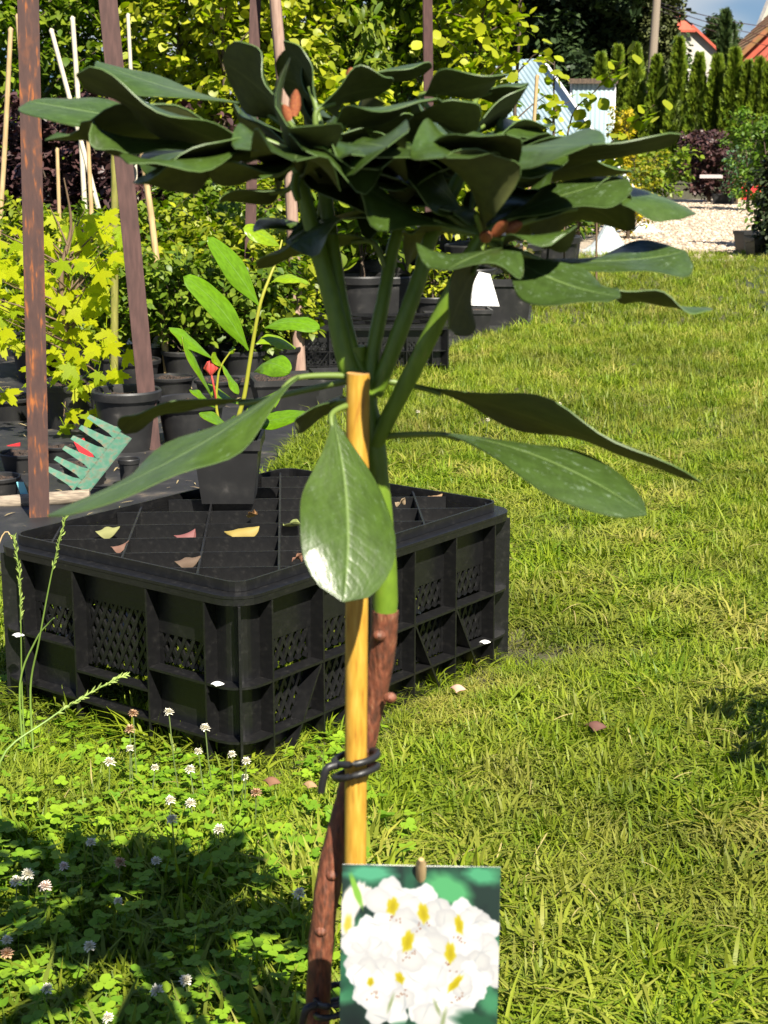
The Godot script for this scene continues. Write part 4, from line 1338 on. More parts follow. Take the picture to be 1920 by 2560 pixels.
	# plants behind the far crate and along the lawn
	plant("potted_plant", "bushy potted plant standing just outside the right edge", "plant", Vector3(0.75, 0, -1.7), {h = 0.52, lo = 0.5, r = 0.12, n = 300, leaf = LM.ovate, size = 0.05, ca = MG, cb = MG2, tr = 0.006, stems = 4, limbs = 22, rise = 0.6, seed = 399, pot = 0.09, poth = 0.17, cone = false, trunk_name = "stem", crown_name = "foliage"})
	var mid := [[905, 6.9, 0.62, 0.17, LM.broad, 0.07, MG, MG2, 0.12, 0.22, "leafy plant in the big grey pot behind the far crate"], [975, 7.1, 0.5, 0.12, LM.ovate, 0.05, MG, YG, 0.1, 0.2, "small green plant behind the middle branches"], [1085, 6.7, 0.3, 0.07, LM.ovate, 0.03, YG, YG2, 0.075, 0.15, "yellowish seedling in a black pot behind the right branch"], [1275, 7.0, 0.34, 0.1, LM.ovate, 0.035, Color(0.1, 0.06, 0.03), MG, 0.1, 0.2, "brownish wispy plant in the round pot at the lawn edge"], [1185, 7.5, 0.6, 0.15, LM.ovate, 0.06, MG, YG2, 0.1, 0.2, "light green plant behind the white card"], [1360, 10.2, 0.5, 0.12, LM.round, 0.06, MG, YG, 0.09, 0.2, "left plant of the far dark pots below the greenhouse"], [1420, 10.0, 0.46, 0.1, LM.round, 0.06, MG, YG, 0.085, 0.19, "right plant of the far dark pots below the greenhouse"]]
	for k in mid.size():
		var q: Array = mid[k]
		var D: float = q[1]
		plant("potted_plant", q[10], "plant", Vector3((q[0] - 960.0) / 4100.0 * D * 0.972, 0, -D), {h = q[2], lo = 0.45, r = q[3], n = 260, leaf = q[4], size = q[5], ca = q[6], cb = q[7], tr = 0.005, stems = 4, limbs = 16, rise = 0.8, seed = 380 + k, pot = q[8], poth = q[9], cone = false, trunk_name = "stem", crown_name = "foliage", square = k in [3, 5, 6]}, "potted plants along the lawn")

# ---------------------------------------------------------------- posts, canes, pots and tools in the bed
func build_bed_front() -> void:
	var a: Vector3 = Vector3(-0.7107, 0.0000, -3.3924)
	var c: Vector3 = Vector3(-0.6835, 1.0546, -3.3924)
	steel_post("rusty orange brown steel post at the left, nearest of all", a, a + (c - a) * 1.6, 0.042, 0.28, M.rust)
	a = Vector3(-0.5742, 0.0000, -4.1456)
	c = Vector3(-0.6456, 1.1112, -4.1456)
	steel_post("leaning brown steel post right of the green trunk", a, a + (c - a) * 1.5, 0.045, 0.28, M.rust_plain)
	a = Vector3(-0.4509, 0.0000, -5.6000)
	c = Vector3(-0.4027, 1.2203, -5.6000)
	steel_post("slim brown steel post behind the sapling", a, a + (c - a) * 1.4, 0.036, 0.2, M.rust_plain)
	a = Vector3(0.2125, 0.0000, -6.8000)
	c = Vector3(0.1905, 1.3104, -6.8000)
	steel_post("brown double steel post behind the right part of the crown", a, a + (c - a) * 1.3, 0.05, 0.75, M.rust_plain)
	# canes
	var cn := [
		[Vector3(-1.5413, 0.0000, -6.4000), Vector3(-1.3948, 1.1799, -6.4000), 0.011, M.cane, "tan cane slanting at the left edge of the picture"],
		[Vector3(-1.3946, 0.0000, -6.6000), Vector3(-1.4111, 1.2422, -6.6000), 0.010, M.cane, "thin tan cane left of the first rusty post"],
		[Vector3(-0.9558, 0.0000, -6.2000), Vector3(-1.2060, 1.1652, -6.2000), 0.010, M.pale, "whitish cane leaning left of the leaning post"],
		[Vector3(-1.1675, 0.0000, -6.5000), Vector3(-1.1803, 1.2267, -6.5000), 0.011, M.pale, "straight pale cane between the two left posts"],
		[Vector3(-1.0125, 0.0000, -6.8000), Vector3(-1.0147, 1.2586, -6.8000), 0.009, M.pale, "thin pale cane just right of the leaning post top"],
		[Vector3(-0.7166, 0.0000, -5.4000), Vector3(-0.7801, 0.8000, -5.4000), 0.012, M.cane, "yellow cane rising right beside the leaning post"],
		[Vector3(-1.0655, 0.0000, -6.0000), Vector3(-1.0527, 0.7861, -6.0000), 0.009, M.cane, "short tan cane among the purple shrubs"],
		[Vector3(-1.2097, 0.0000, -6.1000), Vector3(-1.1838, 0.7434, -6.1000), 0.008, M.cane, "tan cane tipped with red beside the first post"],
		[Vector3(0.6216, 0.0000, -7.6000), Vector3(0.6900, 1.0479, -7.6000), 0.010, M.cane, "tan cane in front of the greenhouse sheet"],
		[Vector3(0.4036, 0.0000, -7.2000), Vector3(0.3784, 0.6324, -7.2000), 0.007, M.twig, "dark thin cane behind the right whorl of leaves"],
		[Vector3(-0.4007, 0.0000, -6.3000), Vector3(-0.4092, 0.4604, -6.3000), 0.007, M.twig, "thin brown cane left of the pinkish stake"],
	]
	for q in cn: cane("garden_cane", q[4], q[0], q[1], q[2], q[3], "garden canes in the nursery rows")
	cane("tree_stake", "thick pinkish brown stake behind the rhododendron's left branches", Vector3(-0.2837, 0.0000, -5.5000), Vector3(-0.3650, 1.5161, -5.5000), 0.022, M.pinkwood, "", 0.8)
	cane("green_trunk", "smooth olive green young trunk between the left posts", Vector3(-0.8304, 0.0000, -5.0000), Vector3(-0.7881, 1.4510, -5.0000), 0.0125, M.greenbark, "", 0.5)
	var ft := ["white paper tag hanging among the purple shrubs", "small white tag on a stem near the first post", "white tag beside the leaning post", "white tag among the evergreens left of the sapling", "white tag low behind the leaning post", "white curled tag beside the yellow cane", "white tag at the left edge", "white tag under the purple shrubs at left"]
	var fp := [Vector3(-1.1769, 0.3972, -6.6000), Vector3(-1.1735, 0.3000, -6.2000), Vector3(-0.9356, 0.2250, -6.0000), Vector3(-0.8777, 0.0942, -5.7000), Vector3(-0.7495, 0.1392, -5.5000), Vector3(-0.7176, 0.3216, -5.4000), Vector3(-1.3381, 0.2757, -6.0000), Vector3(-1.5177, 0.7248, -7.2000)]
	for k in ft.size():
		var b := MB.new()
		var r2 := []
		for j in 5:
			var t := j / 4.0
			r2.append([Vector3(-0.014 + 0.01 * t * t, -0.07 * t, 0.02 * t * t), Vector3(0.014 + 0.012 * t * t, -0.07 * t + 0.008, 0.025 * t * t)])
		b.sheet(r2, Vector3(0, 0, 1))
		var o := single("paper_tag", b.mesh(), M.white, ft[k], "tag", fp[k], "white tags on the nursery plants")
		o.rotation = Vector3(0.2 * sin(k * 2.0), 0.5 * cos(k * 3.0), 0.7 * sin(k * 1.3))
	# pots in front
	rng.seed = 44
	black_pot("large round black pot below the yellow maple", Vector3(-0.6602, 0.0000, -4.1660), 0.085, 0.159)
	black_pot("wide round black pot right of the leaning post", Vector3(-0.5032, 0.0000, -4.2230), 0.088, 0.125)
	black_pot("round black pot with brown soil at the left edge", Vector3(-0.8549, 0.0000, -3.5680), 0.045, 0.056)
	black_pot("small black pot below the red tag", Vector3(-0.6936, 0.0000, -3.7300), 0.054, 0.056)
	black_pot("small round black pot beside the rake head", Vector3(-0.5832, 0.0000, -3.6788), 0.024, 0.074)
	black_pot("black pot in the row behind the wide pot", Vector3(-0.5082, 0.0000, -4.9658), 0.069, 0.067)
	black_pot("black pot in the row behind the leaning post", Vector3(-0.6558, 0.0000, -5.0397), 0.067, 0.064)
	black_pot("black pot behind the large round pot", Vector3(-0.7940, 0.0000, -5.2455), 0.073, 0.090)
	black_pot("square black pot behind the sapling's lowest leaf", Vector3(-0.2918, 0.0000, -4.7626), 0.094, 0.105, true, 0.2)
	black_pot("square black pot hidden partly by the stem's branches", Vector3(-0.1662, 0.0000, -4.7391), 0.043, 0.126, true, 0.2)
	black_pot("square black pot left of the two square ones", Vector3(-0.4228, 0.0000, -5.0458), 0.073, 0.056, true, 0.2)
	black_pot("big grey black pot behind the far crate", Vector3(-0.1510, 0.0000, -7.2904), 0.122, 0.136)
	black_pot("square black pot holding the white card", Vector3(0.3565, 0.0000, -6.6329), 0.068, 0.107, true, 0.1)
	black_pot("square black pot left of the white card", Vector3(0.2231, 0.0000, -6.5201), 0.059, 0.103, true, 0.1)
	black_pot("black pot in shade under the maple at the left", Vector3(-0.8758, 0.0000, -3.8848), 0.051, 0.049)
	black_pot("black pot in shade between maple and first post", Vector3(-0.8054, 0.0000, -3.9971), 0.043, 0.045)
	black_pot("black pot behind the low shrubs at the left edge", Vector3(-1.0628, 0.0000, -4.6211), 0.072, 0.068)
	black_pot("tall dark pot behind the maple stem", Vector3(-0.9017, 0.0000, -4.6156), 0.067, 0.085)
	# straws and crumbs lying on the fabric
	var ltf := []
	var lcol := PackedColorArray()
	for k in 500:
		var d := rng.randf_range(3.0, 6.0)
		ltf.append(Transform3D(aim(Vector3(rng.randf_range(-1, 1), 0.03, rng.randf_range(-1, 1)), UP, rng.randf_range(0.01, 0.05)), Vector3(rng.randf_range(-d * 0.3, -0.1 - d * 0.02), 0.008, -d)))
		lcol.append(Color(0.34, 0.27, 0.13).lerp(Color(0.1, 0.07, 0.04), rng.randf()))
	tag(many(self, "straw_litter", simple_leaf(0.05, 0.4, 0.1, 0.3, 3), leaf_mat(0.9, Color.BLACK), ltf, lcol), "dry straws and crumbs scattered on the black bed fabric", "litter")
	# white card
	var b := MB.new()
	b.quad(Vector3(-0.07, -0.04, 0), Vector3(0.085, -0.045, 0), Vector3(0.045, 0.085, 0), Vector3(0.0, 0.095, 0), Vector3(0, 0, 1))
	b.quad(Vector3(-0.07, -0.04, -0.002), Vector3(0.085, -0.045, -0.002), Vector3(0.045, 0.085, -0.002), Vector3(0.0, 0.095, -0.002), Vector3(0, 0, -1))
	single("plant_card", b.mesh(), M.white, "white card standing in a square pot at the lawn edge", "card", Vector3(0.3857, 0.1532, -6.6993))
	# coloured bits
	b = MB.new()
	b.bar(Vector3.ZERO, Vector3(0.032, -0.06, 0.01), Vector3(0.8, 0.3, 0), 0.03, Vector3(0, 0, 1), 0.004)
	single("plastic_tag", b.mesh(), M.red, "small red plastic tag behind the rake tines", "tag", Vector3(-0.7375, 0.0749, -3.9000))
	b = MB.new()
	b.bar(Vector3.ZERO, Vector3(0.085, 0.02, 0), UP, 0.02, Vector3(0, 0, 1), 0.01)
	single("plastic_tag", b.mesh(), M.red, "dark red strip under the maple at the left edge", "tag", Vector3(-1.0326, -0.0179, -4.2000))
	b = MB.new()
	b.bar(Vector3.ZERO, Vector3(0.01, -0.03, 0.005), Vector3.RIGHT, 0.016, Vector3(0, 0, 1), 0.002)
	single("plastic_tag", b.mesh(), M.cyan, "pale cyan tag on the pot at the left edge", "tag", Vector3(-0.7992, 0.0513, -3.5229))
	b = MB.new()
	b.bar(Vector3(0, -0.02, 0), Vector3(-0.6183, 0.1275, -4.3000) - Vector3(-0.6139, 0.0000, -4.3000), Vector3.RIGHT, 0.026, Vector3(0, 0, 1), 0.012)
	for y in [0.06, 0.13]: b.box(Vector3(-0.004, y, 0), Vector3(0.0138, 0, 0), UP * 0.002, Vector3(0, 0, 0.0068))
	single("pink_stake", b.mesh(), M.pinkplank, "salmon pink wooden stake beside the leaning post", "stake", Vector3(-0.6139, 0.0000, -4.3000))
	b = MB.new()
	b.tube([Vector3(-0.05, 0.012, 0), Vector3(0.0, 0.0, 0), Vector3(0.07, -0.014, 0.01)], [0.014, 0.014, 0.014], 10)
	single("cane_piece", b.mesh(), M.cane, "short yellow piece of cane lying behind the far crate", "cane", Vector3(-0.1266, 0.0979, -6.9406))
	# rake
	var rk := thing("garden_rake", "green metal garden rake with a grey wooden handle", "rake", Vector3(-0.7391, 0.0000, -3.2707))
	var ro: Vector3 = rk.position
	b = MB.new()
	var h0: Vector3 = Vector3(-1.1998, -0.0241, -3.4680) - ro
	var h1: Vector3 = Vector3(-0.6468, 0.0199, -3.5229) - ro
	part(rk, "handle", pipe([h0, h0.lerp(h1, 0.5) + Vector3(0, 0.004, 0), h1], 0.017, 0.0155, 12), M.log)
	var k0: Vector3 = Vector3(-0.5657, 0.1417, -3.5794) - ro
	var k1: Vector3 = Vector3(-0.6590, 0.0272, -3.5389) - ro
	var kd := (k1 - k0).normalized()
	var kt: Vector3 = (Vector3(-0.6367, 0.1865, -3.5389) - Vector3(-0.5782, 0.1417, -3.5794)).normalized()
	var kn := kd.cross(kt).normalized()
	b = MB.new()
	b.bar(k0 + kt * 0.012, k1 + kt * 0.012, kt, 0.034, kn, 0.004)
	b.bar(k0 - kt * 0.006 + kn * 0.006, k1 - kt * 0.006 + kn * 0.006, kn, 0.014, kt, 0.004)
	part(rk, "head", b.mesh(), M.rake)
	for k in 6:
		var s := k0.lerp(k1, k / 5.0 * 0.94 + 0.03) + kt * 0.026
		b = MB.new()
		var side := kd
		var rws := []
		for j in 5:
			var t := j / 4.0
			var p := s + kt * 0.076 * t + kn * 0.014 * t * t
			var w := lerpf(0.0115, 0.005, t) if j > 0 else 0.016
			rws.append([p - side * w, p + side * w])
		b.sheet(rws, kn)
		var rw2 := []
		for r in rws: rw2.append([r[0] - kn * 0.003, r[1] - kn * 0.003])
		b.sheet(rw2, -kn)
		for e in 2:
			var rw3 := []
			for j in 5: rw3.append([rws[j][e], rw2[j][e]])
			b.sheet(rw3, side * (1 if e else -1))
		part(rk, "tine", b.mesh(), M.rake)
	# yellow maple
	rng.seed = 55
	var mp := thing("maple_tree", "young maple with bright yellow green leaves by the first post", "tree", Vector3(-0.8572, 0.0000, -4.5000))
	var mo: Vector3 = mp.position
	add_pot(mp, 0.1, 0.13)
	var sb := MB.new()
	var stem := [Vector3(0, 0.1, 0), Vector3(-0.02, 0.4, 0.02), Vector3(0.01, 0.55, 0), Vector3(0.0, 0.68, 0.02)]
	sb.tube(smooth_path(stem), [0.008, 0.008, 0.008, 0.0075, 0.007, 0.007, 0.006, 0.006, 0.005, 0.005, 0.004, 0.004, 0.003, 0.003, 0.002, 0.002], 6)
	var spots := [Vector3(-0.8063, 0.4873, -4.1800), Vector3(-0.7940, 0.4719, -4.2800), Vector3(-0.7883, 0.4561, -4.3800), Vector3(-0.7302, 0.4561, -4.2300), Vector3(-0.7745, 0.4800, -4.3300), Vector3(-0.8141, 0.3980, -4.1800), Vector3(-0.7778, 0.3804, -4.2800), Vector3(-0.7736, 0.3131, -4.3800), Vector3(-0.7162, 0.3059, -4.2300), Vector3(-0.8125, 0.2492, -4.3300), Vector3(-0.7290, 0.2703, -4.1800), Vector3(-0.6825, 0.2394, -4.2800), Vector3(-0.8440, 0.2097, -4.3800), Vector3(-0.7751, 0.2299, -4.2300), Vector3(-0.8431, 0.2041, -4.3300), Vector3(-0.7316, 0.2048, -4.1800), Vector3(-0.7165, 0.1947, -4.2800), Vector3(-0.8662, 0.1763, -4.3800), Vector3(-0.7853, 0.1775, -4.2300), Vector3(-0.7753, 0.1587, -4.3300), Vector3(-0.7341, 0.1409, -4.1800), Vector3(-0.7188, 0.1333, -4.2800), Vector3(-0.7105, 0.1219, -4.3800), Vector3(-0.7360, 0.1045, -4.2300), Vector3(-0.7207, 0.0797, -4.3300), Vector3(-0.7519, 0.0926, -4.1800), Vector3(-0.8348, 0.0839, -4.2800), Vector3(-0.8685, 0.0291, -4.3800), Vector3(-0.8310, 0.3218, -4.2300), Vector3(-0.9248, 0.2082, -4.3300), Vector3(-0.9050, 0.2207, -4.1800), Vector3(-0.9159, 0.1783, -4.2800), Vector3(-1.0266, 0.1219, -4.3800), Vector3(-0.9669, 0.3099, -4.2300), Vector3(-0.8619, 0.2410, -4.3300), Vector3(-0.7982, 0.2207, -4.1800), Vector3(-0.7794, 0.2434, -4.2800), Vector3(-0.7632, 0.4723, -4.3800), Vector3(-0.8453, 0.4443, -4.2300), Vector3(-0.9248, 0.4600, -4.3300), Vector3(-0.9023, 0.4369, -4.1800), Vector3(-0.8149, 0.3563, -4.2800), Vector3(-0.9803, 0.3787, -4.3800), Vector3(-0.9809, 0.2700, -4.2300), Vector3(-0.8026, 0.2901, -4.3300), Vector3(-0.7094, 0.2683, -4.1800), Vector3(-0.7005, 0.1906, -4.2800), Vector3(-0.8349, 0.1303, -4.3800)]
	for k in 120:
		spots.append(mo + Vector3(rng.randf_range(-0.3, 0.12), rng.randf_range(0.22, 0.6), rng.randf_range(-0.16, 0.02)))
	for k in spots.size():
		var p: Vector3 = spots[k] - mo
		var d := Vector3(rng.randf_range(-0.8, 0.8), rng.randf_range(-1.0, -0.15), rng.randf_range(0.0, 0.8))
		var nn := Vector3(rng.randf_range(-0.5, 0.6), 0.7, 0.9)
		var s := 0.064 * rng.randf_range(0.75, 1.2)
		var o := part(mp, "leaf", LM.palm, M.maple if rng.randf() < 0.75 else M.maple2)
		o.transform = Transform3D(aim(d, nn, s), p)
		if k % 3 == 0:
			var y := clampf(p.y - 0.08, 0.2, 0.66)
			var j: Vector3 = Vector3(0, y, 0.01)
			sb.tube([j, j.lerp(p, 0.5) + UP * 0.015, p + Vector3(0, 0.02, -0.01)], [0.003, 0.002, 0.001], 4, false)
	part(mp, "trunk", sb.mesh(), M.twig)

# ---------------------------------------------------------------- crates
func build_crates() -> void:
	make_crate("upturned black plastic crate carrying the potted sapling", Vector3(-0.1733, 0.0000, -2.3437), 0.9184, 0.594, 0.431, "black plastic crates")
	make_crate("black plastic crate farther back at the edge of the lawn", Vector3(-0.0652, 0.0000, -5.7272), 0.06, 0.52, 0.36, "black plastic crates").scale = Vector3(1, 0.66, 1)
	var fl := [
		[Vector3(-0.3975, 0.2360, -2.2937), 0.062, 0.2, Color(0.42, 0.42, 0.13), "pale yellow dry leaf leftmost on the crate", 0.5],
		[Vector3(-0.2846, 0.2360, -2.2746), 0.05, -0.1, Color(0.3, 0.1, 0.08), "curled red dry leaf on the crate", 1.4],
		[Vector3(-0.2045, 0.2360, -2.2937), 0.085, 0.1, Color(0.5, 0.37, 0.07), "large yellow dry leaf in the middle of the crate", 0.8],
		[Vector3(-0.1928, 0.2360, -2.3812), 0.05, 1.2, Color(0.48, 0.24, 0.07), "orange brown dry leaf in front of the pot", -0.8],
		[Vector3(-0.3667, 0.2360, -2.2077), 0.042, 0.0, Color(0.28, 0.14, 0.08), "small reddish dry leaf near the crate's left rim", 0.8],
		[Vector3(-0.2627, 0.2360, -2.1254), 0.06, 0.15, Color(0.2, 0.13, 0.07), "brown crumbled leaf at the crate's front rim", 0.6],
		[Vector3(-0.1309, 0.2360, -2.3181), 0.07, 0.9, Color(0.4, 0.46, 0.12), "light green leaf half behind the hanging rhododendron leaf", -0.5],
		[Vector3(-0.1167, 0.2360, -2.1422), 0.03, 0.8, Color(0.42, 0.2, 0.1), "tiny orange leaf near the crate's front corner", 0.5],
		[Vector3(0.0754, 0.2360, -2.5120), 0.055, 0.2, Color(0.52, 0.33, 0.14), "tan dry leaf at the right end of the crate", 0.7],
		[Vector3(0.0248, 0.2360, -2.4836), 0.03, 0.5, Color(0.55, 0.4, 0.2), "tiny tan leaf beside the stake on the crate", 0.6]]
	for q in fl: fallen_leaf(q[0], q[1], q[2], q[3], q[4], q[5])
	# fallen white petals
	var pt := [[Vector3(-0.2112, 0.1180, -1.9739), "white petal on the crate's corner shelf"], [Vector3(0.1533, 0.0430, -2.3855), "white petal on the crate's far right shelf"], [Vector3(-0.5084, 0.1180, -2.1803), "white petal at the crate's left end"]]
	for q in pt:
		var s := [Vector3(-0.008, 0.001, 0), Vector3(0, 0.004, 0), Vector3(0.009, 0.001, 0), UP, 0.006, 0.6, 0.0003, 0]
		single("fallen_petal", thick_leaf(s, M.white, M.white, M.white, 0.5), null, q[1], "petal", q[0], "fallen white petals")

# ---------------------------------------------------------------- sapling on the crate
func build_sapling() -> void:
	rng.seed = 66
	var base: Vector3 = Vector3(-0.2394, 0.2455, -2.4418) + Vector3(0, 0, -0.045)
	var o := thing("potted_sapling", "green leaved sapling in a square black pot on the crate", "plant", base)
	add_pot(o, 0.049, 0.1, true)
	var D := base.z
	part(o, "stem", pipe([Vector3(-0.2325, 0.3314, -2.4800), Vector3(-0.2224, 0.3763, -2.4800), Vector3(-0.2132, 0.4085, -2.4800), Vector3(-0.2023, 0.4698, -2.4800), Vector3(-0.1877, 0.5437, -2.4800), Vector3(-0.1726, 0.5860, -2.4900), Vector3(-0.1620, 0.6116, -2.5000), Vector3(-0.1543, 0.6408, -2.5100)].map(func(p): return p - base), 0.0042, 0.0016, 8), M.sap_stem)
	part(o, "stem", pipe([Vector3(-0.2459, 0.3358, -2.4800), Vector3(-0.2564, 0.3887, -2.4800), Vector3(-0.2529, 0.4361, -2.4800), Vector3(-0.2463, 0.4557, -2.4800), Vector3(-0.2332, 0.4747, -2.4800)].map(func(p): return p - base), 0.0026, 0.0012, 8), M.sap_stem)
	part(o, "bud_stalk", pipe([Vector3(-0.2567, 0.4010, -2.4800), Vector3(-0.2588, 0.4241, -2.4700), Vector3(-0.2620, 0.4425, -2.4700)].map(func(p): return p - base), 0.0016, 0.0016, 6), M.bud_red)
	var bb := MB.new()
	for k in 6:
		var g := k * 1.05
		bb.tube([Vector3(0, -0.006, 0), Vector3(cos(g) * 0.006, 0.004, sin(g) * 0.006), Vector3(cos(g) * 0.004, 0.013, sin(g) * 0.004)], [0.003, 0.0062, 0.0014], 7)
	var bd := part(o, "bud", bb.mesh(), M.bud_red)
	bd.position = Vector3(-0.2625, 0.4486, -2.4700) - base
	var lv := [
		[Vector3(-0.1877, 0.5437, -2.4800), Vector3(-0.2233, 0.6016, -2.4600), Vector3(-0.2604, 0.6493, -2.4500), Vector3(0.6829, 0.2785, 0.6754), 0.0210, 0.15, 0.0010, 0],
		[Vector3(-0.2058, 0.4771, -2.4800), Vector3(-0.2468, 0.5468, -2.4500), Vector3(-0.2956, 0.5929, -2.4300), Vector3(0.6855, 0.2337, 0.6896), 0.0220, 0.15, 0.0010, 0],
		[Vector3(-0.1803, 0.5111, -2.4800), Vector3(-0.1398, 0.5225, -2.4600), Vector3(-0.0953, 0.5134, -2.4400), Vector3(-0.2500, 0.8386, 0.4840), 0.0190, 0.25, 0.0010, 0],
		[Vector3(-0.1690, 0.5797, -2.4800), Vector3(-0.1400, 0.5875, -2.4800), Vector3(-0.1131, 0.5767, -2.4800), Vector3(0.0506, 0.9450, 0.3231), 0.0150, 0.25, 0.0010, 1],
		[Vector3(-0.1581, 0.6312, -2.5100), Vector3(-0.1818, 0.6492, -2.4900), Vector3(-0.2107, 0.6598, -2.4800), Vector3(0.6180, 0.5714, 0.5400), 0.0180, 0.20, 0.0010, 1],
		[Vector3(-0.1973, 0.4441, -2.4800), Vector3(-0.1699, 0.4631, -2.4400), Vector3(-0.1397, 0.4518, -2.4100), Vector3(-0.5514, 0.7467, 0.3720), 0.0210, 0.35, 0.0010, 0],
		[Vector3(-0.2109, 0.3682, -2.4800), Vector3(-0.1665, 0.3753, -2.4500), Vector3(-0.1164, 0.3909, -2.4300), Vector3(-0.4228, 0.7926, 0.4394), 0.0180, 0.15, 0.0010, 0],
		[Vector3(-0.2134, 0.3651, -2.4800), Vector3(-0.1912, 0.3854, -2.5000), Vector3(-0.1588, 0.4090, -2.5200), Vector3(-0.2550, 0.8049, 0.5358), 0.0200, 0.20, 0.0010, 0],
		[Vector3(-0.2627, 0.4047, -2.4800), Vector3(-0.2801, 0.4525, -2.4600), Vector3(-0.3023, 0.5020, -2.4500), Vector3(0.9231, 0.3014, 0.2388), 0.0120, 0.30, 0.0010, 0],
		[Vector3(-0.2583, 0.4625, -2.4800), Vector3(-0.2905, 0.4936, -2.4600), Vector3(-0.3216, 0.5152, -2.4500), Vector3(0.6917, 0.6115, 0.3842), 0.0140, 0.30, 0.0010, 0],
		[Vector3(-0.2476, 0.4527, -2.4800), Vector3(-0.2531, 0.4638, -2.4700), Vector3(-0.2590, 0.4749, -2.4600), Vector3(0.9249, 0.1693, 0.3405), 0.0090, 0.20, 0.0010, 1],
		[Vector3(-0.2457, 0.4551, -2.4800), Vector3(-0.2319, 0.4345, -2.4700), Vector3(-0.2211, 0.4128, -2.4600), Vector3(0.7628, 0.5794, 0.2870), 0.0120, 0.30, 0.0010, 0],
		[Vector3(-0.2570, 0.3881, -2.4800), Vector3(-0.2757, 0.4092, -2.4600), Vector3(-0.2937, 0.4211, -2.4500), Vector3(0.7316, 0.6614, 0.1651), 0.0120, 0.30, 0.0010, 0],
		[Vector3(-0.2357, 0.4716, -2.4800), Vector3(-0.2307, 0.4777, -2.4800), Vector3(-0.2269, 0.4820, -2.4800), Vector3(-0.6106, 0.5138, 0.6026), 0.0070, 0.30, 0.0010, 1],
		[Vector3(-0.2285, 0.3483, -2.4800), Vector3(-0.1928, 0.3862, -2.4400), Vector3(-0.1610, 0.4107, -2.4200), Vector3(-0.7888, 0.4583, 0.4096), 0.0170, 0.25, 0.0010, 0],
		[Vector3(-0.2302, 0.3514, -2.4800), Vector3(-0.2503, 0.3770, -2.4400), Vector3(-0.2727, 0.3900, -2.4000), Vector3(0.7434, 0.6647, 0.0744), 0.0160, 0.25, 0.0010, 0],
		[Vector3(-0.1941, 0.4868, -2.4800), Vector3(-0.1650, 0.4904, -2.5000), Vector3(-0.1357, 0.4756, -2.5200), Vector3(0.3768, 0.8748, 0.3047), 0.0170, 0.25, 0.0010, 1],
		[Vector3(-0.2202, 0.3949, -2.4800), Vector3(-0.2463, 0.4041, -2.5000), Vector3(-0.2727, 0.4197, -2.5200), Vector3(0.2812, 0.9361, 0.2112), 0.0160, 0.25, 0.0010, 0],
		[Vector3(-0.2274, 0.3421, -2.4800), Vector3(-0.2123, 0.3538, -2.4500), Vector3(-0.1917, 0.3635, -2.4200), Vector3(-0.6986, 0.6958, 0.1668), 0.0140, 0.30, 0.0010, 0],
		[Vector3(-0.2336, 0.3389, -2.4800), Vector3(-0.2313, 0.3612, -2.4600), Vector3(-0.2239, 0.3814, -2.4500), Vector3(-0.8970, -0.1002, 0.4304), 0.0120, 0.30, 0.0010, 0]]
	for s in lv:
		for k in 3: s[k] -= base
		part(o, "leaf", thick_leaf(s, M["sap%d" % s[7]], M["sap%d" % s[7]], M.sap_stem, 0.52, 0.03))

